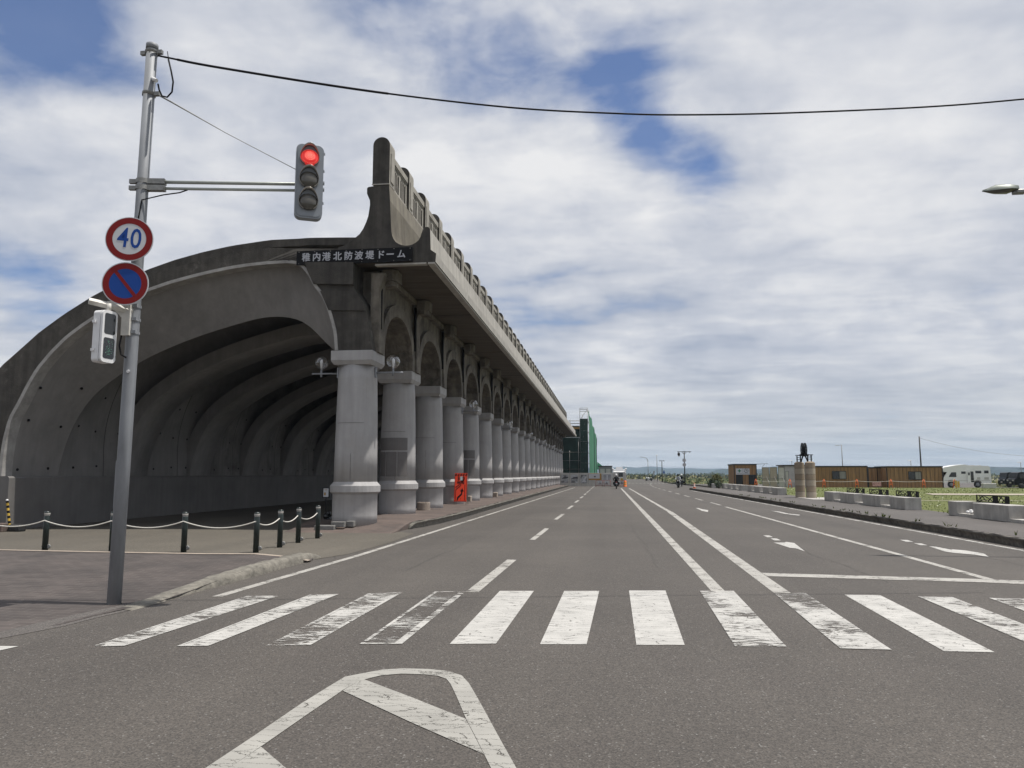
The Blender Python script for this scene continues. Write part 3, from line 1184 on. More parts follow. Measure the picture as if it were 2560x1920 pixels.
def crackline(mb, P, w, z, mi=0):
    for i in range(len(P)-1):
        a, b = P[i], P[i+1]
        d = (b-a).normalized()
        s = Vector((-d.y, d.x))
        wa, wb = w*random.uniform(.4, 1.2), w*random.uniform(.4, 1.2)
        mb.add([(a.x-s.x*wa, a.y-s.y*wa, z), (a.x+s.x*wa, a.y+s.y*wa, z), (b.x+s.x*wb, b.y+s.y*wb, z), (b.x-s.x*wb, b.y-s.y*wb, z)], [(0, 1, 2, 3)], mi)


mb = MB()
for p, q, n, amp, w in (((-3.6, 13.5), (-3.2, 40), 60, .05, .005), ((.9, 14.4), (.7, 30), 50, .06, .004), ((4.4, 13), (4.6, 44), 60, .07, .005), ((-5.2, 17.5), (-2.2, 18.0), 18, .05, .005),
                        ((2.0, 26.2), (9, 25.6), 30, .08, .007), ((7.7, 14), (8.0, 34), 40, .06, .005)):
    crackline(mb, wander(p, q, n, amp), w, .0035)
struct(mb.build('road_cracks', M['crack']))
mb = MB()
for i in range(900):       # grit and dirt lying along the gutters
    if i % 2:
        y = random.uniform(10, 60)
        x = RX-.02-abs(random.gauss(0, .10))
    else:
        y = random.uniform(14, 60)
        x = -5.66+abs(random.gauss(0, .10)) if y > 25 else -5.75+abs(random.gauss(0, .12))
    r = random.uniform(.008, .03)
    a = random.uniform(0, 6)
    mb.add([(x+r*cos(a+k*2.1)*random.uniform(.6, 1.2), y+2*r*sin(a+k*2.1), .0042) for k in range(3)], [(0, 1, 2)], i % 3 == 0)
stuff(mb.build('gutter_grit', [M['kerbdark'], M['crack']]))

# ------------------------------------------------------------------ the arcade dome
YF, BAY, NC, YE = 23.0, 4.95, 22, 135.0
PITCHY = [23.66+BAY*k for k in range(NC)]
CXX = -7.98


def P23(px, py, Y=YF):
    p = onY(px, py, Y)
    return (p.x, p.z)


Z1 = zx(700, 320, .3014)
Z6 = zx(0, 580, .4823)
Z2 = zx(780, 680, .3014)
dome = thing('arcade_dome', 'long concrete breakwater arcade with a half dome vault over fat round columns', 'arcade')
# crown: parapet foot, walkway trough, eaves slab
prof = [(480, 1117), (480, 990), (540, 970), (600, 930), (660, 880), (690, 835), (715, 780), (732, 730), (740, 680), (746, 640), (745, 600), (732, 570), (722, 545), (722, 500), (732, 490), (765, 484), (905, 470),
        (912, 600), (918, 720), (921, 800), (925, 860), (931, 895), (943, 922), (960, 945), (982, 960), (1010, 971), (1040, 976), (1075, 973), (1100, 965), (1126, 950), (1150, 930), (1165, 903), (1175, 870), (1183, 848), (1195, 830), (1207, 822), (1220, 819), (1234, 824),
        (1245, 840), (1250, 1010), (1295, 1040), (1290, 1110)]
pp = [P23(*Z1(q)) for q in prof]
mb = MB()
n = len(pp)
vs = [(x, YF, z) for x, z in pp] + [(x, YE, z) for x, z in pp]
mb.add(vs, [list(range(n))], 0)
mb.add(vs, [list(range(n, 2*n))], 0)
for i in range(n):
    j = (i+1) % n
    mi = 1
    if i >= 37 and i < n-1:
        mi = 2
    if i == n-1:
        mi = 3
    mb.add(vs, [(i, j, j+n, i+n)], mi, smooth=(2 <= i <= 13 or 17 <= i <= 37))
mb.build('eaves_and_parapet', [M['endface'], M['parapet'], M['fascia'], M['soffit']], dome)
ZS = P23(*Z1((1290, 1110)))[1]       # soffit height
XE = P23(*Z1((1290, 1110)))[0]       # eaves edge
# drip edge and slab joints of the soffit
mb = MB()
mb.box((XE-.14, (YF+YE)/2, ZS-.03), (.22, YE-YF-.006, .058))
mb.box(((XE-.3+CXX+.7)/2, YF+.10, ZS-.028), (XE-.3-CXX-.7, .20, .055))
mb.build('drip_edge', M['fascia'], dome)
j0 = None
for k in range(1, 12):
    y = 23.66+BAY*2*k-2.5
    if j0 is None:
        j0 = MB().box(((CXX+.9+XE-.3)/2, 0, ZS-.004), (XE-.3-CXX-.9, .03, .012)).build('soffit_joint', M['crack'], dome, (0, y, 0))
    else:
        copy_tree(j0, dome).location = (0, y, 0)
# walkway balustrade on the parapet
XB0, ZB0 = P23(931, 462)
XB1 = P23(973, 462)[0]
ZT = P23(951, 343)[1]
XBc, WB = (XB0+XB1)/2, (XB1-XB0)
HP = BAY/2


def post_bm():
    mb = MB()
    w = WB/2
    pr = [(-w, 0)] + [(-w, (ZT-ZB0)-w)] + [(-w*cos(a), (ZT-ZB0)-w+w*sin(a)) for a in [pi*k/12 for k in range(1, 12)]] + [(w, (ZT-ZB0)-w), (w, 0)]
    mb.prism(pr, -.30, .30, 'Y')
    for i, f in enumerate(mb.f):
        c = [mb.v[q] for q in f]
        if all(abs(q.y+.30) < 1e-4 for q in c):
            mb.m[i] = 1  # near end face coloured darker to stand for its shade
    # raised panel on the road face
    mb.box((w+.012, 0, .60), (.03, .36, .95))
    return mb


def panel_bm():
    mb = MB()
    L = HP-.60
    h = ZT-ZB0-.42
    w = WB*.36
    mb.box((0, L/2, .07), (w*2, L, .14))
    mb.box((0, L/2, h-.10), (w*2+.06, L, .20))
    mb.box((w-.02, L/2, h-.235), (.05, L, .035))
    mb.box((0, L/2, h-.32), (w*2-.04, L, .14))
    for y in (.09, L/2, L-.09):
        mb.box((0, y, h/2-.1), (w*2-.02, .18 if y != L/2 else .20, h-.36))
    for y0, y1 in ((.18, L/2-.1), (L/2+.1, L-.18)):
        for k in range(3):
            mb.box((WB*.36-.09, y0+(y1-y0)*(k+1)/4, h/2-.1), (.14, .07, h-.36))
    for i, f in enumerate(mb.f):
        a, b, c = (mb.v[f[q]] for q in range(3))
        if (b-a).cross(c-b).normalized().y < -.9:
            mb.m[i] = 1  # shade on the near faces of bars and rails painted by colour
    return mb


npost = int((YE-YF)/HP)
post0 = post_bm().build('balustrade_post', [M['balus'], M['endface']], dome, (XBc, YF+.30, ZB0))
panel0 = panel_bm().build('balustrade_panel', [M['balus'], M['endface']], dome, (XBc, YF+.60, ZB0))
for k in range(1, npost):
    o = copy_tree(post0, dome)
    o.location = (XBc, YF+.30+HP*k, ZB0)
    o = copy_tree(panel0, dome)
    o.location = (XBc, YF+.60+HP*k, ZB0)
mb = MB()
mb.box((XBc, YF-.012, ZB0+.0), (WB+.02, .03, .035))
mb.build('end_joint', M['fascia'], dome)

# vault
SK = .15


def skew(x):
    return SK*min(0.0, x+9.95)


def P23s(px, py, dy=0.0):
    d = ray(px, py)
    t = (YF+dy+SK*9.95)/(d.y-SK*d.x)
    p = EYEP + d*t
    if p.x > -9.95:
        p = EYEP + d*((YF+dy)/d.y)
    return (p.x, p.z)


def skewed(mb):
    for v in mb.v:
        v.y += skew(v.x)
    return mb


IN6 = [(15, 1180), (32, 1075), (60, 970), (110, 880), (150, 800), (200, 715), (270, 630), (350, 550), (430, 490), (510, 437), (600, 385), (680, 345), (760, 310), (880, 268), (1000, 235), (1100, 211), (1200, 190), (1300, 175), (1400, 165), (1470, 161), (1520, 160), (1548, 167), (1570, 185), (1590, 210), (1610, 240), (1625, 275)]
IN2 = [(13, 108), (70, 180), (105, 240), (130, 300), (160, 400), (185, 500), (192, 580), (196, 652)]
I1 = [P23s(*Z6(q)) for q in IN6] + [P23(*Z2(q)) for q in IN2]
XW = I1[0][0]
I1 = [(XW, -.02), (XW, 1.0)] + I1
OUT6 = [(0, 698), (100, 610), (200, 520), (330, 425), (480, 330), (620, 258), (760, 195), (900, 145), (1050, 103), (1200, 70), (1400, 40), (1600, 29), (1780, 27), (1900, 27)]
O1 = [P23s(*Z6(q), .4) for q in OUT6]
XO = O1[0][0]
O1 = [(XO-1.2, -.02), (XO-1.15, 1.5), (XO-.85, 3.2), (XO-.45, 4.5)] + O1
R1 = [(-18.62, -.02), (-18.60, 1.0), (-18.54, 2.02), (-18.32, 2.86), (-17.96, 3.72), (-17.37, 4.50), (-16.56, 5.08), (-15.65, 5.62), (-14.57, 6.08), (-13.5, 6.45), (-12.13, 6.82), (-11.47, 6.97), (-10.79, 7.00), (-10.11, 6.85), (-9.63, 6.50), (-9.25, 6.08), (-8.66, 5.58)]
M1 = [(-18.66, -.02), (-18.64, 1.0), (-18.66, 2.0), (-18.72, 2.95), (-18.6, 3.95), (-18.25, 5.0), (-17.7, 5.95), (-16.85, 6.75), (-15.8, 7.4), (-14.4, 7.9), (-12.8, 8.2), (-11.6, 8.35), (-10.8, 8.25), (-10.1, 8.05), (-9.5, 7.62), (-9.0, 7.5), (-8.60, 7.38)]
NR = 64
R1 = resample(smoothline(R1, 2), NR)
M1 = resample(smoothline(M1, 2), NR)
I1s = resample(I1, NR)
O1s = resample(O1, NR)
YR = PITCHY[0]+.30


def vprof(y):
    """inner line of the vault at y: pinched at every column, bulging between"""
    t = ((y-YR)/BAY) % 1.0
    w = sin(pi*t)**.55
    return [(R1[i][0]+(M1[i][0]-R1[i][0])*w, R1[i][1]+(M1[i][1]-R1[i][1])*w) for i in range(NR)]


mb = MB()
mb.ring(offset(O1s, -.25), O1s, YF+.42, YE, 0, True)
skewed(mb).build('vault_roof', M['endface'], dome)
mb = MB()
NB = 12
for k in range(NC):
    vs = []
    y0 = YR+BAY*k
    for j in range(NB+1):
        t = j/NB
        w = sin(pi*t)**.55 if 0 < j < NB else 0
        y = min(YE, y0+BAY*t)
        for i in range(NR):
            vs.append((R1[i][0]+(M1[i][0]-R1[i][0])*w, y, R1[i][1]+(M1[i][1]-R1[i][1])*w))
    mb.add(vs, [(j*NR+i, j*NR+i+1, (j+1)*NR+i+1, (j+1)*NR+i) for j in range(NB) for i in range(NR-1)], 1 if k < 2 else 0, False)  # front bays take the lit tone, deeper bays the shaded one
o = mb.build('vault_lining', [M['shadevault'], M['vault']], dome)
# shade each bay smoothly but keep the creases over the columns
me = o.data
me.polygons.foreach_set('use_smooth', [True]*len(me.polygons))
bm = bmesh.new()
bm.from_mesh(me)
for e in bm.edges:
    if len(e.link_faces) == 2 and e.calc_face_angle(0) > radians(24):
        e.smooth = False
bm.to_mesh(me)
bm.free()
# rib band in front of every crease, coloured paler as a lit strip
Rin = offset(R1, -.035)
Rou = offset(R1, .45)
rb0 = None
for k in range(1, NC):
    if rb0 is None:
        mb = MB()
        mb.ring(Rin, Rou, -1.7, .06, 0, True)
        rb0 = mb.build('rib', M['vault'], dome, (0, YR+BAY*k, 0))
    else:
        copy_tree(rb0, dome).location = (0, YR+BAY*k, 0)
j0 = None
for k in range(0, 8):      # pour joint half way along each bay
    if j0 is None:
        mb = MB()
        P_ = vprof(YR+BAY*.5)
        mb.ring(offset(P_, -.008), offset(P_, .05), -.015, .015, 0, True)
        j0 = mb.build('vault_joint', M['crack'], dome, (0, YR+BAY*(k+.5), 0))
    else:
        copy_tree(j0, dome).location = (0, YR+BAY*(k+.5), 0)
# splayed lining from the end arch to the first crease
mb = MB()
J = 10
vs = []
for j in range(J+1):
    w = j/J
    for i in range(NR):
        a, b = I1s[i], R1[i]
        ya = YF+.38+skew(a[0])
        ww = w
        vs.append((a[0]+(b[0]-a[0])*ww, ya+(YR-ya)*w, a[1]+(b[1]-a[1])*ww))
mb.add(vs, [(j*NR+i, j*NR+i+1, (j+1)*NR+i+1, (j+1)*NR+i) for j in range(J) for i in range(NR-1)], 0, True)
mb.build('end_bay_lining', M['vault'], dome)
# end arch: dark face with a pale trim along its inner edge
UP = [(q[0], q[1]+7+33*min(1, max(0, q[0])/900)) for q in OUT6]
O2 = [P23s(*Z6(q)) for q in UP if q[0] < 1560]
xo = O2[0][0]
O2 = [(xo-1.1, -.02), (xo-1.05, 1.5), (xo-.78, 3.2), (xo-.42, 4.5)] + O2 + [P23(*Z1((150, 1000))), P23(*Z1((480, 1000)))]
cut = [q for q in I1 if q[0] < P23(*Z6((1525, 160)))[0]]
mb = MB()
mb.ring(resample(cut, 60), resample(O2, 60), YF, YF+.42, 0, False)
skewed(mb)
hp = [(x, z) for x, z in [cut[-1]] + [q for q in I1 if q[0] >= cut[-1][0]][1:]]
right = [P23(*Z2(q)) for q in ((500, 652), (480, 520), (445, 322), (436, 275), (428, 258), (347, 131), (350, 60))] + [P23(*Z1((618, 1118))), P23(*Z1((480, 1118))), P23(*Z1((480, 1001))), P23(*Z1((150, 1001)))]
mb.prism(hp+right, YF+.002, YF+1.3, 'Y')
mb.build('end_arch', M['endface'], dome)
mb = MB()
mb.prism([P23(*Z1((232, 1180))), P23(*Z1((285, 1297))), P23(*Z1((612, 1302))), P23(*Z1((616, 1119))), P23(*Z1((212, 1119)))], YF-.10, YF+.1, 'Y')
tb = [P23(*Z2(q)) for q in ((72, 160), (140, 318), (440, 322), (428, 258), (362, 160))]
mb.prism(tb, YF-.05, YF+.1, 'Y')
mb.build('haunch_block', M['endface'], dome)
mb = MB()
TI = resample(I1, 80)
mb.ring(offset(TI, -.014), offset(TI, .085), YF-.03, YF+.40, 0, False)
skewed(mb).build('arch_trim', M['trim'], dome)
# wall base inside the vault
mb = MB()
y0 = YF+skew(XW)-.05
mb.prism([(-19.3, -.02), (-18.40, -.02), (-18.40, 1.60), (-18.46, 1.66), (-19.3, 1.66)], y0, YE)
mb.build('wall_base', M['plinth'], dome)
mb = MB()
for k in range(0, 9):
    for zi in (1.95, 3.35, 4.55):
        if k > 5 and zi > 2.5:
            continue
        for q in range(4):
            y = 22.2+k*BAY+q*1.24+random.uniform(-.12, .12)
            if y < YR:
                w = (y-21.9)/(YR-21.9)
                pr = [(I1s[i][0]*(1-w)+R1[i][0]*w, I1s[i][1]*(1-w)+R1[i][1]*w) for i in range(NR)]
            else:
                pr = vprof(y)
            rp = min((p for p in pr if p[0] < -14), key=lambda p: abs(p[1]-zi))
            mb.sphere((rp[0], y, rp[1]), .045, 8, 6)
o = mb.build('weep_holes', M['black'], dome)
o['kind'] = 'stuff'

# columns
ZC = 5.62                       # top of capitals
col_prof = [(.705, .20), (.705, 1.05), (.71, 1.06)]


def col_parts(par, y, k):
    mb = MB()
    mb.lathe([(.712, -.02), (.705, .3), (.705, .94), (.715, .95)], 40, smooth=True)
    mb.lathe([(.682, 1.30), (.672, 2.2), (.655, 3.4), (.625, 4.6), (.600, 5.05)], 40, smooth=True)
    a = mb.build('column', M['white'], par, (CXX, y, .14))
    mb = MB()
    mb.lathe([(.70, .945), (.785, 1.02), (.792, 1.03), (.792, 1.215), (.785, 1.225), (.678, 1.345)], 40, smooth=False)
    mb.build('belt', M['white'], a)
    mb = MB()
    h = .68
    mb.hexa([(-.60, -.60, 5.04), (.60, -.60, 5.04), (.60, .60, 5.04), (-.60, .60, 5.04), (-h, -h, 5.16), (h, -h, 5.16), (h, h, 5.16), (-h, h, 5.16)])
    mb.box((0, 0, 5.32), (h*2, h*2, .322), bev=.012)
    mb.build('capital', M['white'], a)
    return a


c0 = col_parts(dome, PITCHY[0], 0)
for k in range(1, NC):
    c = copy_tree(c0, dome)
    c.location = (CXX, PITCHY[k], .14)


def curved(mb, r0, r1, a0, a1, z0, z1, n=14, mi=0):
    vs = []
    for i in range(n+1):
        a = radians(-90+a0+(a1-a0)*i/n)
        for r in (r0, r1):
            for z in (z0, z1):
                vs.append((r*cos(a), r*sin(a), z))
    fs = []
    for i in range(n):
        o = i*4
        fs += [(o+2, o+6, o+7, o+3), (o+1, o+3, o+7, o+5), (o, o+4, o+6, o+2), (o, o+1, o+5, o+4)]
    fs += [(0, 2, 3, 1), (n*4, n*4+1, n*4+3, n*4+2)]
    mb.add(vs, fs, mi)


for k in (1, 4):
    o = [c for c in dome.children if c.name.startswith('column')][k]
    mb = MB()
    curved(mb, .60, .686, -64, 46, 2.48, 2.95)
    for a, b in ((-64, -28), (-25, 11), (14, 46)):
        curved(mb, .60, .690, a, b, 1.50, 2.42)
    mb.build('plaque', M['plaque'], o)
# cracks and pour joints on the first columns
for k in range(4):
    o = [c for c in dome.children if c.name.startswith('column')][k]
    mb = MB()
    curved(mb, .60, .667, -46, 38, 3.18, 3.192)
    a = 3+random.uniform(-6, 6)
    for q in range(7):
        a2 = a+random.uniform(-.6, .6)
        if random.random() < .8:
            curved(mb, .60, .690-.011*q, a2, a2+.9, 1.40+q*.42, 1.40+q*.42+.40, 1)
    mb.build('crack', M['plaque'], o)

# arches between the columns
XA0, XA1 = -8.62, -7.42
mb = MB()
arc = MB()
ZA = 7.28
half = BAY/2
for k in range(NC-1):
    ym = PITCHY[k]+half
    s = 1.86
    pts = [(ym - s*cos(t), ZC+.0+(ZA-ZC)*(sin(t)**.8)) for t in [pi*i/18 for i in range(19)]]
    # web above the arch
    top = [(p[0], ZS+.02) for p in pts]
    vs = [(x, p[0], p[1]) for x in (XA0, XA1) for p in pts] + [(x, p[0], p[1]) for x in (XA0, XA1) for p in top]
    n = 19
    fs = []
    for i in range(n-1):
        fs += [(i, i+1, n+i+1, n+i), (i, 2*n+i, 2*n+i+1, i+1), (n+i, n+i+1, 3*n+i+1, 3*n+i)]
    mb.add(vs, fs)
    pts2 = [(ym - (s+.30)*cos(t), ZC+(ZA+.42-ZC)*(sin(t)**.75)) for t in [pi*i/18 for i in range(19)]]
    vs = [(x, p[0], p[1]) for x in (XA1-.05, XA1+.13) for p in pts] + [(x, p[0], p[1]) for x in (XA1-.05, XA1+.13) for p in pts2]
    fs = []
    for i in range(n-1):
        fs += [(i, i+1, n+i+1, n+i), (2*n+i, 3*n+i, 3*n+i+1, 2*n+i+1), (n+i, n+i+1, 3*n+i+1, 3*n+i)]
    arc.add(vs, fs)
for k in range(NC):
    y = PITCHY[k]
    y0 = y-.62 if k else YF+.9
    mb.box(((XA0+XA1)/2, (y0+y+.62)/2, (ZC+ZS)/2), (XA1-XA0, y+.62-y0, ZS-ZC+.02))
mb.build('arcade_arches', M['arch'], dome)
arc.build('arch_moulding', M['arch'], dome)
mb = MB()
x1 = XA1+.16
mb.hexa([(XA1-.1, -.27, ZC), (x1+.04, -.27, ZC), (x1+.04, .27, ZC), (XA1-.1, .27, ZC),
         (XA1-.1, -.27, ZS-.75), (x1, -.27, ZS-.75), (x1, .27, ZS-.75), (XA1-.1, .27, ZS-.75)])
mb.hexa([(XA1-.1, -.27, ZS-.75), (x1, -.27, ZS-.75), (x1, .27, ZS-.75), (XA1-.1, .27, ZS-.75),
         (XA1-.1, -.30, ZS-.2), (x1+.20, -.30, ZS-.2), (x1+.20, .30, ZS-.2), (XA1-.1, .30, ZS-.2)])
pier0 = mb.build('pier', M['arch'], dome, (0, PITCHY[0], 0))
for k in range(1, NC):
    copy_tree(pier0, dome).location = (0, PITCHY[k], 0)
for k in range(NC):
    y = PITCHY[k]+.45 if k == 0 else PITCHY[k]
    if k == 0:
        mb = MB()
        z = -.42
        pr = [(-.42, -.16), (-.42, .16), (-.24, .30), (.24, .30), (.42, .16), (.42, -.16), (.24, -.28), (-.24, -.28)]
        b = [(.30+q[1], q[0]) for q in pr]
        mb.prism(b, z+.05, z+.42, 'Z')
        mb.prism([(p[0]*.8+.05, p[1]*.8) for p in b], z-.10, z+.05, 'Z')
        br0 = mb.build('eaves_bracket', M['arch'], dome, (XA1+.05, y, ZS))
        mb = MB()
        mb.tube([(.10, -.42, -.30), (.10, -.42, -2.0)], .055, 8)
        mb.build('drain_pipe', M['black'], br0)
    else:
        o = copy_tree(br0, dome)
        o.location = (XA1+.05, y, ZS)
mb = MB()
mb.box((XA1+.09, (YF+1+YE)/2, ZS-.09), (.22, YE-YF-1, .178))
mb.build('eaves_beam', M['arch'], dome)

# name board
a, b, c = onY(743, 624, YF-.06), onY(1032, 620, YF-.06), onY(1032, 654, YF-.06)
xc, zc = (a.x+b.x)/2, (b.z+c.z)/2+.02
w, h = b.x-a.x, .455
t = thing('name_board', 'long black name board with white Japanese lettering on the arcade end', 'sign', (xc, YF-.06, zc))
MB().box((0, 0, 0), (w, .06, h)).build('board', M['black'], t)
mb = MB()
xs = [184, 345, 510, 725, 905, 1090, 1270, 1480, 1632, 1815]
w10 = 2010/ w
chars = '稚内港北防波堤ドーム'
cen = [250, 435, 605, 800, 990, 1170, 1360, 1550, 1710, 1900]
for ch, cx_ in zip(chars, cen):
    X = (cx_-1085)/w10
    Mx = Matrix.Translation((X, -.034, -.005)) @ Matrix.Rotation(radians(90), 4, 'X')
    for q, (ox, oz) in enumerate(((0, 0), (.007, .003), (-.007, -.003), (.002, .007), (-.002, -.007))):
        add_text(mb, ch, .295, Matrix.Translation((ox, -.0012*q, oz)) @ Mx, bold=0, depth=.003, sx=.98)
mb.build('lettering', mat('pale lettering', (.42, .43, .46), .5), t)
mb = MB()
for i in range(8):
    for s in (-1, 1):
        mb.sphere((-w/2+.08+(w-.16)*i/7, -.03, s*(h/2-.035)), .012, 6, 4)
mb.build('screws', M['trim'], t)

# ------------------------------------------------------------------ globe lamps on the columns


def wall_lamp(k, side, label):
    y = PITCHY[k]
    t = thing('wall_lamp', label, 'wall lamp', (CXX+side*.60, y-.10, 5.0-.04), 0 if side > 0 else pi, 'globe lamps on the columns')
    mb = MB()
    mb.box((.03, 0, .02), (.05, .12, .34))
    mb.build('plate', M['steel'], t)
    mb = MB()
    mb.tube([(.04, 0, 0), (.92, 0, .0)], .028, 8)
    mb.tube([(.60, 0, -.11), (.60, 0, .14)], .035, 8)
    mb.build('bracket_arm', M['steel'], t)
    b = MB().sphere((.60, 0, .36), .215, 24, 16).build('globe', M['gl'], t)
    mb = MB()
    mb.lathe([(.03, .14), (.035, .20), (.045, .30), (.055, .38), (.035, .45), (.01, .47)], 10, (.60, 0, 0))
    mb.build('bulb', M['white_m'], t)
    return t


wall_lamp(0, -1, 'clear globe lamp on the vault side of the nearest column')
nm = ['nearest', '', '', 'fourth', '', '', 'seventh', '', '', 'tenth', '', '', 'thirteenth', '', '', 'sixteenth', '', '', 'nineteenth']
for k in (0, 3, 6, 9, 12, 15, 18):
    wall_lamp(k, 1, 'clear globe lamp on the road side of the %s column%s' % (nm[k], '' if k == 0 else ' along the row'))

# ------------------------------------------------------------------ signal pole and what hangs on it
pb = onz(285, 1508, .03)
PX, PY = pb.x, pb.y


def pz(py):
    """height of a picture row on the pole axis"""
    lo, hi = 0, 12
    for _ in range(40):
        m = (lo+hi)/2
        d = Vector((PX, PY, m))-EYEP
        y = CY-F*(d.dot(UPV))/(d.dot(FWD))
        if y > py:
            lo = m
        else:
            hi = m
    return lo


def pp_(v):
    d = Vector(v)-EYEP
    return (CX+F*d.dot(RGT)/d.dot(FWD), CY-F*d.dot(UPV)/d.dot(FWD))


ptop = onY(381, 112, PY)
print('pole', PX, PY, ptop, pz(112))
HPOLE = ptop.z
LEANX = ptop.x-PX


def onpole(z):
    return Vector((PX+LEANX*(z-.03)/(HPOLE-.03), PY, z))


t = thing('signal_pole', 'tall galvanised steel pole at the corner carrying signals and round signs', 'pole', (0, 0, 0))
mb = MB()
mb.tube([onpole(.0), onpole(2.5), onpole(5), onpole(HPOLE-.06)], [.088, .084, .079, .075], 20)
mb.build('shaft', M['steel'], t)
mb = MB()
mb.tube([onpole(HPOLE-.07), onpole(HPOLE-.0), onpole(HPOLE+.015)], [.083, .083, .06], 20)
mb.build('cap', M['steel'], t)
zcl = [pz(133), pz(237), pz(455), pz(471)]
for z in zcl[:2]:
    p = onpole(z)
    mb = MB()
    mb.lathe([(.090, -.025), (.090, .025)], 20, p, caps=False)
    mb.lathe([(.088, -.025), (.090, -.025)], 20, p, caps=False)
    mb.box(p+Vector((.125, .0, 0)), (.075, .05, .055))
    if z == zcl[0]:
        mb.box(p+Vector((-.125, 0, 0)), (.075, .05, .055))
    mb.build('clamp', M['clamp'], t)
# twin arm towards the signal head
zA1, zA2 = zcl[2], zcl[3]
endp = onz(800, 461, zA1)
p0 = onpole(zA1)
adir = Vector((endp.x-p0.x, endp.y-p0.y, 0))
alen = adir.length
adir.normalize()
for z in (zA1, zA2):
    p = onpole(z)
    mb = MB()
    mb.lathe([(.092, -.03), (.092, .03)], 20, p, caps=False)
    mb.box(p+adir*.19, (.24, .09, .075), 0, atan2(adir.y, adir.x))
    mb.box(p-adir*.13, (.10, .05, .06), 0, atan2(adir.y, adir.x))
    mb.build('clamp', M['clamp'], t)
    mb = MB()
    mb.tube([p+adir*.10, p+adir*(alen+.02)], .024 if z == zA1 else .020, 12)
    mb.build('arm', M['arm'], t)
mb = MB()
q = onpole(pz(205))
mb.tube([q+Vector((.05, -.03, .03)), q+Vector((.13, -.05, -.02))], [.028, .03], 10)
mb.tube([onpole(pz(930))+Vector((.02, -.07, 0)), onpole(pz(930))+Vector((.05, -.12, -.01))], .02, 8)
mb.build('cable_gland', M['white_m'], t)
mb = MB()
q = onpole(pz(1210))
mb.box((q.x-.086, q.y-.01, q.z), (.02, .03, .62))
mb.build('strip', M['steel'], t)

# traffic light
lp = onz(772, 455, zA1)
ctr = onY(773, 455, lp.y-.16)
vdir = Vector((-ctr.x+.6, -ctr.y, 0)).normalized()
sc = (ctr-EYEP).dot(FWD)/F          # metres per picture pixel at the signal
HH, WW = 190*sc, 67*sc
t = thing('traffic_light', 'grey three lamp traffic light showing red over the road', 'traffic light', ctr)
FM = face_M((0, 0, 0), vdir)


def rrect(w, h, r, n=6):
    out = []
    for cx_, cy_, a0 in ((w/2-r, h/2-r, 0), (-w/2+r, h/2-r, 90), (-w/2+r, -h/2+r, 180), (w/2-r, -h/2+r, 270)):
        for k in range(n+1):
            a = radians(a0+90*k/n)
            out.append((cx_+r*cos(a), cy_+r*sin(a)))
    return out


def slab(mb, poly, z0, z1, Mx, mi=0, bev=.0):
    n = len(poly)
    vs = [Mx @ Vector((x, y, z0)) for x, y in poly] + [Mx @ Vector((x, y, z1)) for x, y in poly]
    mb.add(vs, [list(range(n))[::-1], list(range(n, 2*n))] + [(i, (i+1) % n, n+(i+1) % n, n+i) for i in range(n)], mi)


mb = MB()
slab(mb, rrect(WW, HH, WW*.22), -.10, .03, FM)
slab(mb, rrect(WW*.87, HH*.955, WW*.17), .03, .04, FM)
for k in (-.26, .18, .42):
    mb.box(FM @ Vector((WW/2+.006, HH*k, -.03)), (.02, .03, .03))
mb.build('housing', M['housing'], t)
mb = MB()
for z in (zA1-ctr.z, zA2-ctr.z):
    q = FM @ Vector((WW/2+.03, z, -.16))
    q2 = FM @ Vector((WW/2-.3, z, -.16))
    mb.tube([q2, q], .030, 10)
mb.box(FM @ Vector((0, (zA1+zA2)/2-ctr.z, -.13)), (.16, .16, .22))
mb.build('bracket', M['housing'], t)
RL = WW*.335
for i, (fy, on) in enumerate(((.315, True), (.015, False), (-.285, False))):
    cyy = HH*fy
    Lm = FM @ Matrix.Translation((-.006, cyy, .04)) @ Matrix.Rotation(radians(-10), 4, 'X')
    mb = MB()
    prof_ = [(RL, 0), (RL*.98, .018), (RL*.75, .05), (RL*.35, .068), (.001, .073)]
    mb.lathe(prof_, 28, (0, 0, 0), M=Lm.to_3x3())
    mb.v = [v+Lm.translation for v in mb.v]
    ln = mb.build('lens', M['redl'] if on else M['lensoff'], t)
    if on:
        mb = MB()
        k = 0
        for rr in (0, .17, .34, .5, .66, .80):
            m_ = max(1, int(rr*36))
            for j in range(m_):
                a = 2*pi*j/m_+rr*3
                rad = RL*rr
                z = .073-.06*rr**2
                mb.sphere(Lm @ Vector((rad*cos(a), rad*sin(a), z)), .0068, 6, 4)
        mb.build('led_dots', M['redled'], ln)
        ln.children[0]['kind'] = 'stuff'
    # pointed hood
    mb = MB()
    vs, fs = [], []
    n = 24
    for j in range(n+1):
        a = radians(-150+300*j/n)
        rad = RL*1.06*(1+.30*max(0, cos(a))**5)
        L_ = .035+.085*max(0, cos(a))**1.2
        for zz in (-.005, L_):
            vs.append(Lm @ Vector((rad*sin(a), rad*cos(a), zz)))
    for j in range(n):
        fs.append((2*j, 2*j+2, 2*j+3, 2*j+1))
    mb.add(vs, fs, 0, True)
    hood = mb.build('visor', M['visor'], ln)
    md = hood.modifiers.new('s', 'SOLIDIFY')
    md.thickness = .004

# round signs


def disc(mb, Mx, r0, r1, z, mi, n=48):
    if r0 <= 0:
        mb.add([Mx @ Vector((r1*cos(2*pi*k/n), r1*sin(2*pi*k/n), z)) for k in range(n)], [list(range(n))], mi)
    else:
        vs = [Mx @ Vector((r*cos(2*pi*k/n), r*sin(2*pi*k/n), z)) for k in range(n) for r in (r0, r1)]
        mb.add(vs, [(2*k, 2*k+1, (2*k+3) % (2*n), (2*k+2) % (2*n)) for k in range(n)], mi)


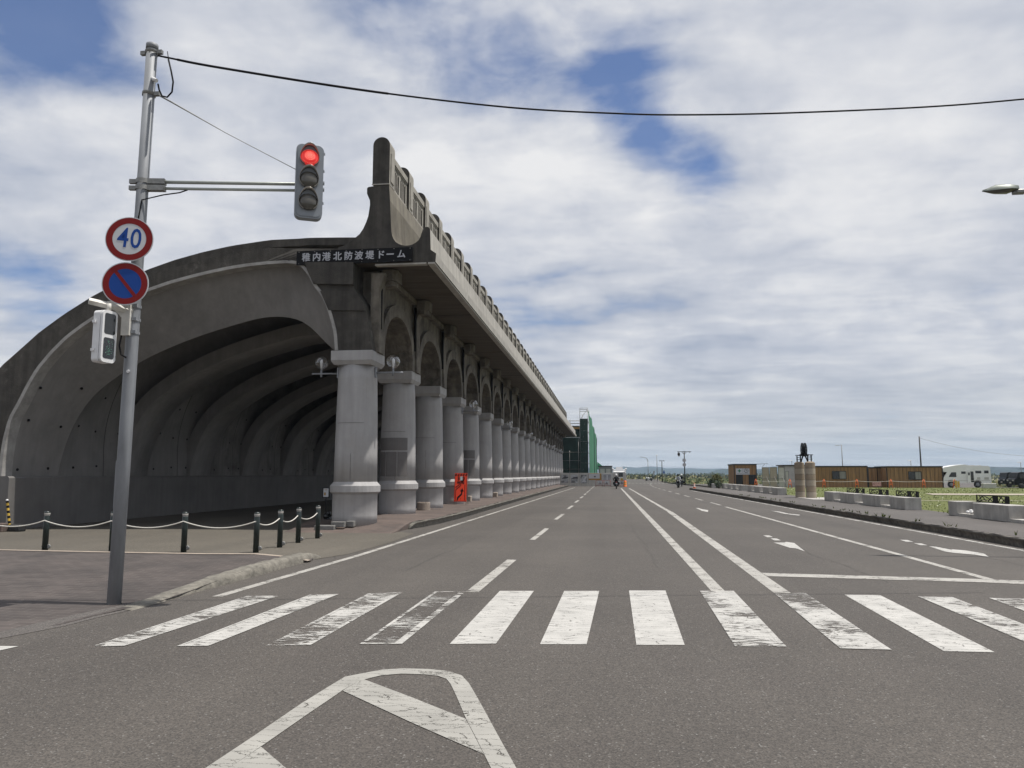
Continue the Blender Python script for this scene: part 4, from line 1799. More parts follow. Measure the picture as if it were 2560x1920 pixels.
def round_sign(px, py, rpx, Y, label):
    c = onY(px, py, Y)
    s = (c-EYEP).dot(FWD)/F
    r = rpx*s
    nrm = Vector((.30, -1, 0))
    t = thing('round_sign', label, 'road sign', c)
    Mx = face_M((0, 0, 0), nrm) @ Matrix.Rotation(radians(-3.5), 4, 'Z')
    mb = MB()
    n = 48
    vs = [Mx @ Vector((r*cos(2*pi*k/n), r*sin(2*pi*k/n), z)) for z in (-.012, .0) for k in range(n)]
    mb.add(vs, [list(range(n))[::-1], list(range(n, 2*n))]+[(k, (k+1) % n, n+(k+1) % n, n+k) for k in range(n)])
    mb.build('plate', M['signw'], t)
    mb = MB()
    mb.box(Vector((onpole(c.z).x-c.x, onpole(c.z).y-c.y, 0))*.5+Vector((0, .02, 0)), (.16, .10, .04))
    mb.build('clamp', M['clamp'], t)
    return t, Mx, r


t, Mx, r = round_sign(323.5, 597.5, 56.5, PY-.26, 'round red rimmed speed sign with blue 40, above the no parking sign')
mb = MB()
disc(mb, Mx, r*.70, r*.965, .002, 0)
mb.build('rim', M['red'], t)
mb = MB()
add_text(mb, '4', r*1.26, Mx @ Matrix.Translation((-r*.26, -.0*r, .002)), bold=.003, depth=.001, sx=.78)
add_text(mb, '0', r*1.26, Mx @ Matrix.Translation((r*.27, -.0*r, .002)), bold=.003, depth=.001, sx=.78)
mb.build('numerals', M['blue'], t)
t, Mx, r = round_sign(313, 709, 55, PY-.25, 'round blue no parking sign with red rim and diagonal bar, below the 40 sign')
mb = MB()
disc(mb, Mx, 0, r*.70, .0015, 0)
mb.build('field', M['blue'], t)
mb = MB()
disc(mb, Mx, r*.69, r*.955, .0025, 0)
Mb = Mx @ Matrix.Rotation(radians(-48), 4, 'Z')
mb.add([Mb @ Vector(q) for q in ((-r*.72, -r*.075, .0032), (r*.72, -r*.075, .0032), (r*.72, r*.075, .0032), (-r*.72, r*.075, .0032))], [(0, 1, 2, 3)])
mb.build('rim', M['red'], t)

# pedestrian signal and its bracket
c = onY(268, 842, PY-.30)
s = (c-EYEP).dot(FWD)/F
nrm = Vector((.985, -.17, 0)).normalized()
t = thing('pedestrian_signal', 'white two lamp pedestrian signal, unlit, hung under a bracket on the pole', 'pedestrian signal', c)
Mx = face_M((0, 0, 0), nrm)
w, h = .245, 131*s
mb = MB()
slab(mb, rrect(w, h, .05), -.12, -.01, Mx)
slab(mb, rrect(w*1.0, h*1.0, .06), .0, .035, Mx)
for q in (-.27, .27):
    mb.box(Mx @ Vector((-w/2-.012, h*q, -.09)), (.04, .04, .035))
mb.build('housing', M['white_m'], t)
for q in (.245, -.225):
    mb = MB()
    slab(mb, rrect(w*.74, h*.40, .03), .030, .038, Mx @ Matrix.Translation((0, h*q, 0)))
    wn = mb.build('lens', M['glass'], t)
    if q < 0:
        mb = MB()
        for i in range(60):
            a, b = random.gauss(0, .032), random.uniform(-.38, .38)*h*.40
            mb.sphere(Mx @ Vector((a, h*q+b, .0385)), .0042, 5, 4)
        mb.build('led_dots', mat('dim green led', (.10, .28, .2), .3), wn)
        wn.children[0]['kind'] = 'stuff'
t = thing('signal_bracket', 'cream steel bracket arm strapped to the pole above the pedestrian signal', 'bracket', (0, 0, 0))
zb = pz(765)
a, b = onY(222, 752, PY-.42), onY(332, 778, PY-.06)
mb = MB()
mb.tube([a, b], .045, 4, smooth=False)
mb.tube([Vector((c.x, c.y, c.z+h/2)), Vector((c.x, c.y, c.z+h/2+.10))], .03, 8)
mb.build('beam', M['cream_m'], t)
zz = (pz(760), pz(842))
pc = onpole((zz[0]+zz[1])/2)
mb = MB()
mb.box(pc+Vector((-.03, -.105, 0)), (.12, .05, zz[0]-zz[1]))
mb.hexa([pc+Vector(q) for q in ((-.10, -.13, .02), (-.07, -.13, .02), (-.07, -.10, .02), (-.10, -.10, .02), (-.30, -.16, .24), (-.06, -.13, .24), (-.06, -.10, .24), (-.30, -.13, .24))])
mb.build('plate', M['cream_m'], t)
for q in (768, 801, 833):
    p = onpole(pz(q))
    mb = MB()
    mb.lathe([(.091, -.02), (.091, .02)], 20, p, caps=False)
    mb.box(p+Vector((.06, -.085, 0)), (.09, .03, .04))
    mb.build('strap', M['steel'], t)
mb = MB()
q = onpole(pz(850))
mb.tube([q+Vector((-.09, -.10, .06)), q+Vector((-.10, -.12, -.10)), q+Vector((-.06, -.13, -.22)), q+Vector((0.0, -.11, -.26))], .011, 6)
mb.build('lead', M['black'], t)

# overhead wires
T = 1.1573
pts = [(395, 139), (365*T, 125*T), (480*T, 147*T), (800*T, 197*T), (1100*T, 232*T), (1330*T, 245*T), (1480*T, 248*T), (1700*T, 244*T), (2000*T, 231*T), (2212*T, 214*T), (2450*T, 189*T)]
def wireY(px):
    return PY + .0011*(px-400)
w3 = [onY(x, y, wireY(x)) for x, y in pts]
# sample the same curve finely
fine = []
for i in range(len(w3)-1):
    q0, q1, q2, q3 = w3[max(0, i-1)], w3[i], w3[i+1], w3[min(len(w3)-1, i+2)]
    for k in range(8):
        u = k/8
        fine.append(.5*((2*q1)+(q2-q0)*u+(2*q0-5*q1+4*q2-q3)*u*u+(3*q1-q0-3*q2+q3)*u**3))
fine.append(w3[-1])
mb = MB()
mb.tube(fine, .0135, 8)
mb.tube(fine[10:26], .017, 6)
mb.tube([fine[8]+Vector((-.01, 0, .0)), fine[8]+Vector((-.03, 0, .10))], .006, 5)
tag(mb.build('overhead_cable', M['black']), 'thick black overhead cable sagging across the sky from the pole top', 'cable')
mb = MB()
lo = [(421, 148), (428, 178), (433, 205), (430, 230), (418, 243), (405, 240), (398, 225), (395, 210)]
lp3 = [onY(x, y, PY-.04) for x, y in lo]
mb.tube(lp3, .012, 7)
tag(mb.build('cable_loop', M['black']), 'short black cable hanging in a loop beside the pole top', 'cable')
a = onpole(zcl[1])+Vector((.15, 0, -.02))
b = FM @ Vector((-WW/2, HH*.17, -.05)) + ctr
mb = MB()
mb.tube([a, a.lerp(b, .1), a.lerp(b, .5)+Vector((0, 0, -.02)), b], [.012, .012, .0055, .0055], 6)
tag(mb.build('stay_wire', M['clamp']), 'thin stay wire slanting from the pole down to the traffic light', 'wire')
a = onz(455, 474, zA2-.02)
pts = [p0+adir*.62+Vector((0, 0, zA2-zA1-.015)), p0+adir*.52+Vector((0, -.01, zA2-zA1-.06)), p0+adir*.3+Vector((0, -.02, zA2-zA1-.10)), onpole(pz(505))+Vector((.05, -.07, .0)), onpole(pz(560))+Vector((.02, -.085, 0))]
mb = MB()
mb.tube(pts, .009, 6)
tag(mb.build('signal_lead', M['black']), 'thin black lead drooping under the signal arm beside the pole', 'cable')

# ------------------------------------------------------------------ rope barrier
bol = [((112, 1374), 1283), ((279, 1375.5), 1283), ((459, 1377.5), 1280), ((639.5, 1378.6), 1276), ((699, 1366), 1273), ((745, 1354.5), 1266.5), ((793.5, 1343.7), 1256)]
bp_ = []
for (x, y), top in bol:
    g = onz(x, y, .03)
    h = onY(x, top, g.y).z
    bp_.append((g, h-.03))
g0 = bp_[0][0]-(bp_[1][0]-bp_[0][0])
bp_ = [(g0, bp_[0][1])]+bp_
BN = ['dark green bollard half cut off at the far left of the rope barrier', 'dark green bollard nearest the striped hazard post', 'dark green bollard half hidden behind the steel signal pole',
      'dark green bollard right of the steel pole, ropes on both sides', 'dark green bollard at the corner where the rope barrier turns to the arcade',
      'dark green bollard next after the corner of the rope barrier', 'dark green bollard between the corner and the last one by the column', 'dark green bollard closest to the first column, end of the rope']
HB = sum(h for _, h in bp_)/len(bp_)
first = None
RN = []
for i, (g, h) in enumerate(bp_):
    if first is None:
        t = first = thing('bollard', BN[i], 'bollard', g, 0, 'bollards of the rope barrier')
        mb = MB()
        mb.lathe([(.062, -.05), (.062, HB-.11), (.055, HB-.10), (.055, HB-.085), (.062, HB-.08), (.062, HB-.03), (.055, HB-.005), (.02, HB)], 18)
        mb.build('post', M['bollard'], t)
        mb = MB()
        mb.lathe([(.0635, HB-.075), (.0635, HB-.038)], 18, caps=False)
        mb.lathe([(.0560, HB-.10), (.0565, HB-.088)], 18, caps=False)
        mb.build('band', M['band'], t)
        mb = MB()
        mb.lathe([(.03, -.012), (.05, -.012), (.05, .012), (.03, .012)], 14, (.085, 0, .07), M=Matrix.Rotation(radians(90), 3, 'X'))
        mb.box((-.075, 0, .07), (.05, .012, .012))
        mb.build('padlock_ring', M['clamp'], t)
        mb = MB()
        mb.sphere((0, -.066, HB*.76), .014, 8, 6)
        mb.build('eye', M['clamp'], t)
    else:
        t = copy_tree(first)
        t.location = g
        t['label'] = BN[i]
ROPE = ['white rope from the left edge to the bollard by the hazard post', 'white rope between the first bollard and the one behind the pole', 'white rope just right of the steel pole', 'long white rope in front of the dark vault, left of the corner bollard',
        'white rope first after the corner bollard', 'short white rope second after the corner bollard', 'white rope hanging at the last bollard by the column']
for i in range(len(bp_)-1):
    a = bp_[i][0]+Vector((0, -.07, HB*.76))
    b = bp_[i+1][0]+Vector((0, -.07, HB*.76))
    L = (b-a).length
    sag = min(.20, .075*L+.02)
    mb = MB()
    mb.tube([a.lerp(b, k/18)-Vector((0, 0, sag*4*(k/18)*(1-k/18))) for k in range(19)], .013, 8)
    tag(mb.build('rope', M['rope']), ROPE[i], 'rope', 'ropes between the bollards')

# striped hazard post and dark kerb block by the wall
g = onY(26, 1318, 21.2)
g.z = .01
top = onY(18, 1251, g.y)
t = thing('hazard_post', 'leaning yellow and black striped post against the wall end', 'post', g)
mb = MB()
a, b = Vector((0, 0, 0)), Vector((top.x-g.x, 0, top.z-g.z))
n = 12
for k in range(n):
    mb.tube([a.lerp(b, k/n), a.lerp(b, (k+1)/n)], .038, 12, mi=k % 2, caps=(k in (0, n-1)))
mb.build('pole', [M['yellow'], M['black']], t)
MB().sphere(b, .04, 10, 8).build('cap', M['white_m'], t)
g = onY(43, 1321, 21.25)
mb = MB()
mb.box((g.x, g.y, .11), (.40, .3, .22), bev=.04)
tag(mb.build('rubber_block', M['dark']), 'black rubber block on the ground beside the hazard post', 'block')
g = onY(8, 1321, 21.1)
mb = MB()
mb.box((g.x-.35, g.y, .13), (.9, .35, .26), bev=.02)
tag(mb.build('red_plinth', M['redbrick']), 'low reddish block at the foot of the vault end, left edge', 'block')

# information stand, rubbish bags and blocks by the first column
g = onz(813, 1310, .0)
t = thing('notice_stand', 'small black framed notice on a thin stand beside the first column', 'notice', g)
zt, zb = onY(812, 1219, g.y).z, onY(812, 1244, g.y).z
wd = .215
mb = MB()
mb.box((0, 0, (zt+zb)/2), (wd+.02, .03, zt-zb+.0))
mb.tube([(0, .0, 0), (0, 0, zb)], .012, 8)
mb.lathe([(.13, 0), (.13, .015), (.02, .03)], 16)
mb.build('frame', M['black'], t)
mb = MB()
mb.box((0, -.016, (zt+zb)/2), (wd-.03, .006, zt-zb-.05))
sh = mb.build('sheet', M['signw'], t)
mb = MB()
mb.box((-.035, -.0205, zb+.13), (.06, .003, .10))
for q in range(3):
    mb.box((0, -.0205, zt-.05-.02*q), (.12-.03*q, .003, .007))
mb.build('print', M['ochre'], sh)
mb = MB()
g = onz(818, 1313, .05)
for (dx, dy, dz, r, sc_) in ((0, 0, .11, .15, (1.2, 1, .8)), (-.06, .1, .28, .12, (1, 1, .9)), (.1, .12, .2, .13, (1, 1, 1)), (.02, .05, .38, .09, (.9, .9, 1)), (-.12, -.03, .09, .1, (1, 1, .8))):
    mb.sphere(g+Vector((dx, dy, dz)), r, 14, 10, sc=sc_)
tag(mb.build('rubbish_bag', M['bag']), 'heap of shiny black bags at the foot of the first column', 'bag')
g = onz(813, 1328, .0)
mb = MB()
mb.box((g.x, g.y, .09), (.62, .24, .18), rz=.05, bev=.02)
tag(mb.build('concrete_block', M['grey_s']), 'long low concrete block in front of the black bags', 'block', 'loose blocks by the first column')
g = onz(846, 1315, .15)
mb = MB()
mb.box((g.x, g.y, .20), (.42, .2, .16), bev=.01)
tag(mb.build('concrete_block', M['grey_s']), 'grey block against the foot of the first column, left one', 'block', 'loose blocks by the first column')
g = onz(877, 1314, .15)
mb = MB()
mb.box((g.x, g.y, .205), (.24, .2, .17), bev=.01)
tag(mb.build('concrete_block', M['grey_s']), 'smaller pale block at the foot of the first column, right one', 'block', 'loose blocks by the first column')

# stone planters between the columns
for k, (x0, x1, yb, yt, lab) in enumerate(((1039, 1072, 1276, 1256, 'round tan stone planter between the second and third column'), (1168, 1177, 1254, 1240, 'tan stone block behind the orange roadworks board'),
                                           (1232, 1243, 1243, 1231, 'small tan stone block between the fifth and sixth column'))):
    a, b = onz(x0, yb, .24), onz(x1, yb, .24)
    h = onY((x0+x1)/2, yt, a.y).z-.22
    w = b.x-a.x
    mb = MB()
    if k == 0:
        mb.lathe([(w/2, 0), (w/2*1.02, h*.9), (w/2*.98, h), (w/2*.78, h), (w/2*.74, h*.75), (.01, h*.75)], 24, ((a.x+b.x)/2, a.y+w/2, .22), smooth=False)
    else:
        mb.box(((a.x+b.x)/2, a.y+.2, .22+h/2), (w, .4, h), bev=.03)
    tag(mb.build('planter', M['stone']), lab, 'planter', 'stone planters along the columns')

# orange roadworks board
g = onz(1150, 1262, .23)
a, b = onz(1132, 1261, .23), onz(1166, 1261, .23)
tp = onY(1155, 1183, g.y+.25)
sw = (b.x-a.x)
t = thing('roadworks_board', 'orange roadworks A board with black arrow and 100m, standing by the columns', 'roadworks sign', (g.x, g.y, .225))
Hh = tp.z-.225
lean = .25
Mx = Matrix.Translation((0, 0, 0)) @ Matrix.Rotation(-math.atan2(lean, Hh), 4, 'X') @ Matrix.Rotation(radians(90), 4, 'X')
LH = sqrt(lean**2+Hh**2)
Mx = Mx @ Matrix.Shear('XZ', 4, (0, 0)) @ Matrix.Translation((0, 0, 0))
mb = MB()
slab(mb, [(-sw*.47, LH*.10), (sw*.47, LH*.10), (sw*.47, LH), (-sw*.47, LH)], -.01, .01, Mx)
mb.build('panel', M['orange'], t)
mb = MB()
for x in (-sw*.44, sw*.44):
    mb.tube([Mx @ Vector((x, 0, -.015)), Mx @ Vector((x, LH, -.015))], .014, 6)
    mb.tube([Vector((x, lean*2+.05, 0)), Mx @ Vector((x, LH, -.03))], .012, 6)
mb.build('legs', M['tubing'], t)
mb = MB()
B = lambda q: (q[0]*sw, q[1]*LH)
for k in range(5):
    x = -.40+k*.19
    slab(mb, [B(q) for q in ((x-.05, .925), (x+.05, .925), (x+.12, .985), (x+.02, .985))], .010, .013, Mx)
fr = [((-.455, .115), (-.435, .985)), ((.435, .115), (.455, .985))]
for (x0, y0), (x1, y1) in fr:
    slab(mb, [B(q) for q in ((x0, y0), (x1, y0), (x1, y1), (x0, y1))], .010, .0125, Mx)
for y0, y1 in ((.112, .122), (.915, .922)):
    slab(mb, [B(q) for q in ((-.455, y0), (.455, y0), (.455, y1), (-.455, y1))], .010, .0128, Mx)
slab(mb, [B(q) for q in ((-.26, .14), (-.16, .14), (-.15, .19), (.13, .32), (.16, .44), (.06, .44), (.05, .36), (-.24, .24))], .010, .013, Mx)
slab(mb, [B(q) for q in ((-.02, .42), (.24, .42), (.12, .53))], .010, .0135, Mx)
slab(mb, [B(q) for q in ((-.38, .14), (-.345, .14), (-.345, .46), (.02, .60), (.02, .66), (-.015, .66), (-.015, .62), (-.38, .48))], .010, .013, Mx)
slab(mb, [B(q) for q in ((-.38, .52), (-.05, .645), (-.05, .67), (-.38, .56))], .010, .013, Mx)
slab(mb, [B(q) for q in ((.30, .14), (.335, .14), (.335, .64), (.30, .64))], .010, .013, Mx)
for x, y in ((-.02, .15), (0, .20), (-.04, .46), (-.06, .52)):
    slab(mb, [B(q) for q in ((x, y), (x+.04, y), (x+.04, y+.015), (x, y+.015))], .010, .013, Mx)
for q, (ox, oy) in enumerate(((0, 0), (.012, 0), (-.012, 0), (0, .010), (0, -.010))):
    add_text(mb, '100', LH*.17, Mx @ Matrix.Translation((ox, LH*.825+oy, .0125+.0004*q)), bold=.003, depth=.0015, sx=.92)
    add_text(mb, 'm先', LH*.135, Mx @ Matrix.Translation((ox, LH*.712+oy, .0125+.0004*q)), bold=0, depth=.0015, sx=.95)
mb.build('print', M['black'], t)
mb = MB()
slab(mb, [B(q) for q in ((-.06, .77), (.13, .77), (.12, .895), (-.05, .895))], .0150, .0180, Mx)
mb.build('patch', M['signw'], t)

# ------------------------------------------------------------------ right side: benches, drums, lawn furniture
ZP = .19


def xat(px, X):
    """distance along the road of a picture column on the plane x = X (level with the eye)"""
    return onX(px, HY, X).y


def bench(label, blocks, X=12.75, plinths=True, backs=()):
    """blocks: picture columns (far, near) of each block's road face"""
    ys = [(xat(a, X), xat(b, X)) for a, b in blocks]
    yc = (ys[0][0]+ys[-1][1])/2
    t = thing('concrete_bench', label, 'bench', (X, yc, ZP), 0, 'block benches along the footway')
    for i, (y0, y1) in enumerate(ys):
        mb = MB()
        mb.box((.34, (y0+y1)/2-yc, .265), (.68, y0-y1, .53), bev=.012)
        mb.build('block', M['bench'], t)
        if i+1 < len(ys):
            z0, z1 = y1, ys[i+1][0]
            if z0-z1 > .2:
                mb = MB()
                mb.box((.30, (z0+z1)/2-yc, .055), (.56, z0-z1-.004, .11))
                mb.box((.60, (z0+z1)/2-yc, .32), (.10, z0-z1-.004, .405))
                mb.build('plinth', M['bench'], t)
    for a, b in backs:
        y0, y1 = xat(a, X+.62), xat(b, X+.62)
        L_ = y0-y1
        mb = MB()
        z0, z1 = .53, .78
        x = .62
        yy = lambda f: y0-yc-L_*f
        for f in (0, 1):
            mb.box((x, yy(f), (z0+z1)/2), (.03, .05, z1-z0))
        mb.box((x, (y0+y1)/2-yc, z1), (.03, L_, .03))
        mb.box((x, (y0+y1)/2-yc, z0+.015), (.03, L_, .03))
        mb.box((x, yy(.60), (z0+z1)/2), (.02, L_*.16, z1-z0))
        mb.box((x, yy(.94), (z0+z1)/2), (.02, L_*.10, z1-z0))
        for f0, f1, e0, e1 in ((.02, .22, .1, .9), (.14, .30, .9, .25), (.22, .52, .95, .15), (.05, .40, .1, .35), (.36, .54, .1, .9), (.68, .80, .1, .9), (.72, .90, .95, .2), (.80, .90, .1, .6), (.08, .14, .9, .3)):
            mb.tube([(x, yy(f0), z0+(z1-z0)*e0), (x, yy((f0+f1)/2), z0+(z1-z0)*((e0+e1)/2+.12)), (x, yy(f1), z0+(z1-z0)*e1)], .016, 5)
        mb.build('backrest', M['black'], t)
    return t


t = bench('long concrete block bench nearest the camera, cut by the right edge', [(2365, 2386), (2426, 2515), (2575, 2640)], backs=((2438, 2517),))
bench('concrete block bench right of the twin stone drums with black lattice backs', [(2058, 2080), (2097.5, 2132.6), (2153, 2195.6), (2220, 2258)], backs=((2116, 2158.5), (2172, 2218), (2238, 2293)))
bench('concrete block bench just left of the twin stone drums', [(1867.3, 1876.8), (1883.6, 1897), (1905, 1919.5), (1928, 1942)])
bench('farthest concrete block bench, beside the dark bushes', [(1803.6, 1810), (1816.5, 1824), (1830, 1837.5), (1845, 1852)])
g = xat(2418, 12.9)
mb = MB()
for q in range(7):
    mb.sphere((12.95+random.uniform(-.08, .08), g+random.uniform(-.12, .12), ZP+.15+random.uniform(0, .08)), random.uniform(.04, .07), 8, 6, sc=(1, 1.3, .8))
tag(mb.build('litter_bag', M['white_m']), 'crumpled white bag on the ledge of the nearest bench', 'litter')

# twin drums with the iron wheel
t = thing('drum_monument', 'pair of banded stone drums carrying a black iron wheel', 'monument', (13.35, 50.9, ZP))
dr = []
for (px, py) in ((2001.5, 1243.4), (2028.6, 1244.8)):
    g = onz(px, py, ZP)
    mb = MB()
    hh = (2.30+.02)/6
    for k in range(6):
        mb.lathe([(.305, k*hh+.008), (.318, k*hh+.03), (.318, (k+1)*hh-.02), (.305, (k+1)*hh-.006)], 28, mi=1 if k % 2 == 0 and k < 5 else 0, smooth=False)
        mb.lathe([(.295, k*hh-.01), (.295, k*hh+.012)], 28, mi=2, caps=False)
    mb.lathe([(.318, 6*hh-.02), (.20, 6*hh+.06), (.02, 6*hh+.075)], 28)
    mb.lathe([(.36, -.04), (.36, .02), (.31, .02)], 28)
    o = mb.build('stone_drum', [M['pillar1'], M['pillar2'], M['crack']], t, Vector(g)-t.location)
    dr.append(Vector(g)-t.location)
mb = MB()
a, b = dr[0]+Vector((0, 0, 2.32)), dr[1]+Vector((0, 0, 2.32))
mid = (a+b)/2
for p, s in ((a, -1), (b, 1)):
    for dy in (-.08, .08):
        mb.box(p+Vector((-.13*s*-1*0-.12, dy, .22)), (.035, .03, .46))
        mb.box(p+Vector((.10, dy, .24)), (.035, .03, .5))
        mb.box(p+Vector((0, dy, .50)), (.42, .03, .05))
        mb.box(p+Vector((0, dy, .36)), (.30, .03, .03))
        mb.box(p+Vector((0, dy, .22)), (.30, .03, .03))
    mb.tube([p+Vector((-.12*s, 0, .02)), mid+Vector((.02*s, 0, .62))], .05, 6)
mb.box(mid+Vector((0, 0, .50)), (.55, .16, .12))
mb.build('iron_bracket', M['black'], t)
mb = MB()
for dx in (-.085, .085):
    Mw = Matrix.Rotation(radians(90), 3, 'Y')
    mb.lathe([(.41, -.028), (.47, -.028), (.47, .028), (.41, .028), (.41, -.028)], 28, mid+Vector((dx, 0, .85)), M=Mw, caps=False)
    for k in range(6):
        an = pi*k/6
        mb.tube([mid+Vector((dx, .43*cos(an), .85+.43*sin(an))), mid+Vector((dx, -.43*cos(an), .85-.43*sin(an)))], .022, 5)
mb.tube([mid+Vector((-.16, 0, .85)), mid+Vector((.16, 0, .85))], .06, 8)
mb.build('iron_wheel', M['black'], t)

# shrubs


def leafy(mb, c, r, n, size, sc=(1, 1, 1), lo=0.0):
    for i in range(n):
        while True:
            p = Vector((random.uniform(-1, 1), random.uniform(-1, 1), random.uniform(-1, 1)))
            if .25 < p.length < 1:
                break
        p = Vector((p.x*r*sc[0], p.y*r*sc[1], p.z*r*sc[2]))
        q = Vector(c)+p
        if q.z < lo:
            q.z = lo+random.uniform(0, .1)
        d = Vector((random.gauss(0, 1), random.gauss(0, 1), random.gauss(0, 1)+.4)).normalized()
        e = d.orthogonal().normalized()
        s = size*random.uniform(.6, 1.3)
        mb.add([q-e*s*.45, q+d*s*.5+e*.0, q+e*s*.45, q-d*s*.5], [(0, 1, 2, 3)], random.choice((0, 0, 1)))


def shrub(label, g, blobs, mats, size=.12, n=260, group='shrubs beside the footway', stems=True):
    t = thing('shrub', label, 'shrub', g, random.uniform(0, 6), group)
    mb = MB()
    for c, r, sc in blobs:
        leafy(mb, c, r, n, size, sc, .02)
    mb.build('foliage', mats, t)
    if stems:
        mb = MB()
        for c, r, sc in blobs:
            for k in range(3):
                mb.tube([(random.uniform(-.05, .05), random.uniform(-.05, .05), 0), (c[0]*.5, c[1]*.5, c[2]*.5), (c[0]+random.uniform(-.3, .3)*r, c[1]+random.uniform(-.3, .3)*r, c[2]+r*.3)], [.02, .015, .006], 5)
        mb.build('stems', M['bark'], t)
    return t


shrub('dark bush left of the short concrete block by the far bench', onz(1777, 1219.5, ZP), [((0, 0, .5), .42, (1, 1, 1.1)), ((.1, .1, .8), .3, (1, 1, 1))], [M['leafd'], M['leaf1']])
shrub('dark bush touching the end of the farthest bench', onz(1797, 1221, ZP), [((0, 0, .42), .42, (1.1, 1, 1)), ((.25, .1, .55), .35, (1, 1, 1))], [M['leafd'], M['leaf1']])
shrub('pale dry bush standing behind the two dark bushes', onz(1790, 1216.5, ZP), [((-.3, 0, .8), .55, (1, 1, 1)), ((.35, .1, .95), .6, (1, 1, 1)), ((0, 0, 1.25), .45, (1.3, 1, .8)), ((.8, .1, .6), .5, (1, 1, 1))], [M['leaf2'], M['leaf1']], .16, 300)
shrub('low ragged bush in front of the first aid cabin', onz(1840, 1212, .15), [((0, 0, .5), .6, (2.2, 1, .9)), ((1.2, 0, .4), .5, (1.6, 1, .9))], [M['leafd'], M['leaf2']], .16, 240)
g = onz(1784.5, 1219.8, ZP)
mb = MB()
mb.box((g.x, g.y, ZP+.26), (.42, .8, .52), bev=.015)
tag(mb.build('concrete_stub', M['bench']), 'short pale concrete block between the two dark bushes', 'block')
t = thing('traffic_cone', 'orange and white traffic cone at the far end of the dark kerb', 'cone', onz(1736, 1220.7, ZP))
mb = MB()
mb.box((0, 0, .015), (.38, .38, .03), bev=.01)
mb.lathe([(.15, .03), (.115, .18), (.085, .32), (.055, .46), (.03, .58), (.01, .585)], 16)
mb.build('body', M['cone'], t)
mb = MB()
mb.lathe([(.119, .18), (.090, .31)], 16, caps=False)
mb.lathe([(.071, .41), (.053, .48)], 16, caps=False)
mb.build('stripe', M['white_m'], t)

# cabins


def cabin(label, px0, px1, Y, ztop, deep=4.0, roofm='darkframe', windows=(), doors=(), sign=False):
    a, b = onY(px0, HY, Y), onY(px1, HY, Y)
    w = b.x-a.x
    t = thing('site_cabin', label, 'cabin', ((a.x+b.x)/2, Y, .15), 0, 'brown boarded cabins beyond the lawn')
    H_ = ztop-.15
    mb = MB()
    mb.box((0, deep/2, H_/2-.08), (w, deep, H_-.16))
    n = int(w/.42)
    for k in range(1, n):
        mb.box((-w/2+w*k/n, -.008, H_/2-.1), (.02, .02, H_-.24), 1)
    mb.build('wall', [M['wood'], M['darkframe']], t)
    mb = MB()
    mb.box((0, deep/2, H_-.08), (w+.16, deep+.16, .16))
    mb.box((-w/2-.01, -.02, H_/2-.1), (.10, .10, H_-.2))
    mb.box((w/2+.01, -.02, H_/2-.1), (.10, .10, H_-.2))
    mb.build('roof', M[roofm], t)
    for x0, x1, z0, z1 in windows:
        xc, ww = (x0+x1)/2*w-w/2, (x1-x0)*w
        zc, hh = (z0+z1)/2*H_, (z1-z0)*H_
        mb = MB()
        for dx in (-ww/2, 0, ww/2):
            mb.box((xc+dx, -.03, zc), (.07, .06, hh))
        for dz in (-hh/2, hh/2):
            mb.box((xc, -.03, zc+dz), (ww+.07, .064, .07))
        f = mb.build('window', M['darkframe'], t)
        mb = MB()
        mb.box((xc-ww/4, -.012, zc), (ww/2-.07, .012, hh-.07))
        mb.build('pane', M['glass'], f)
        mb = MB()
        mb.box((xc+ww/4, -.012, zc), (ww/2-.07, .012, hh-.07))
        mb.build('pane', M['curtain'], f)
    for x0, x1, z0, z1 in doors:
        xc, ww = (x0+x1)/2*w-w/2, (x1-x0)*w
        zc, hh = (z0+z1)/2*H_, (z1-z0)*H_
        mb = MB()
        mb.box((xc, -.02, zc), (ww, .05, hh))
        mb.build('opening', M['glass'], t)
    return t, w, H_


t, w, H_ = cabin('brown cabin with white first aid sign board above dark openings', 1836, 1891, 105, 3.15, 5.0, 'darkframe', (), ((.06, .38, .10, .52), (.64, .97, .10, .52)))
sgn = MB()
sgn.box((-w*.12, -.04, H_*.66), (w*.62, .05, H_*.27))
sg = sgn.build('sign_panel', M['signw'], t)
mb = MB()
cx_ = -w*.27
mb.box((cx_, -.07, H_*.69), (.42, .02, .13))
mb.box((cx_, -.0705, H_*.69), (.13, .02, .42))
mb.build('green_cross', M['green_s'], sg)
mb = MB()
cx2 = w*.04
for k in range(8):
    a = 2*pi*k/8+.3
    mb.box((cx2+.24*cos(a), -.07, H_*.69+.24*sin(a)), (.13, .02, .09))
mb.box((cx2, -.0702, H_*.69), (.20, .02, .05))
mb.box((cx2+.02, -.0704, H_*.70), (.05, .02, .18))
for k in range(9):
    mb.box((cx_-.30+.075*k, -.07, H_*.565), (.045, .02, .05))
    mb.box((cx2-.32+.08*k, -.07, H_*.565), (.045, .02, .05))
mb.box((-w*.115, -.068, H_*.66), (.02, .012, H_*.27))
mb.build('emblem', M['ink'], sg)
mb = MB()
mb.tube([(w/2, -.05, H_-.04), (w/2+1.5, -.05, H_+.02)], .03, 6)
mb.tube([(w/2+1.15, -.05, H_), (w/2+.75, -.05, H_-.4)], .02, 6)
mb.build('awning_arm', M['darkframe'], t)
cabin('long brown cabin right of the stone drums with one sliding window', 2036, 2168, 97, 2.78, 4, 'darkframe', ((.34, .60, .40, .75),))
cabin('recessed brown cabin between the two long cabins, two plain doors', 2169, 2217, 99, 2.66, 3, 'darkframe', (), ((.02, .05, .02, .9), (.49, .53, .02, .95)))
cabin('brown cabin at the right end of the row, next to the camper', 2217.5, 2356, 97, 2.74, 4, 'darkframe', ((.39, .62, .38, .74),))
g = onY(2192, 1212, 96)
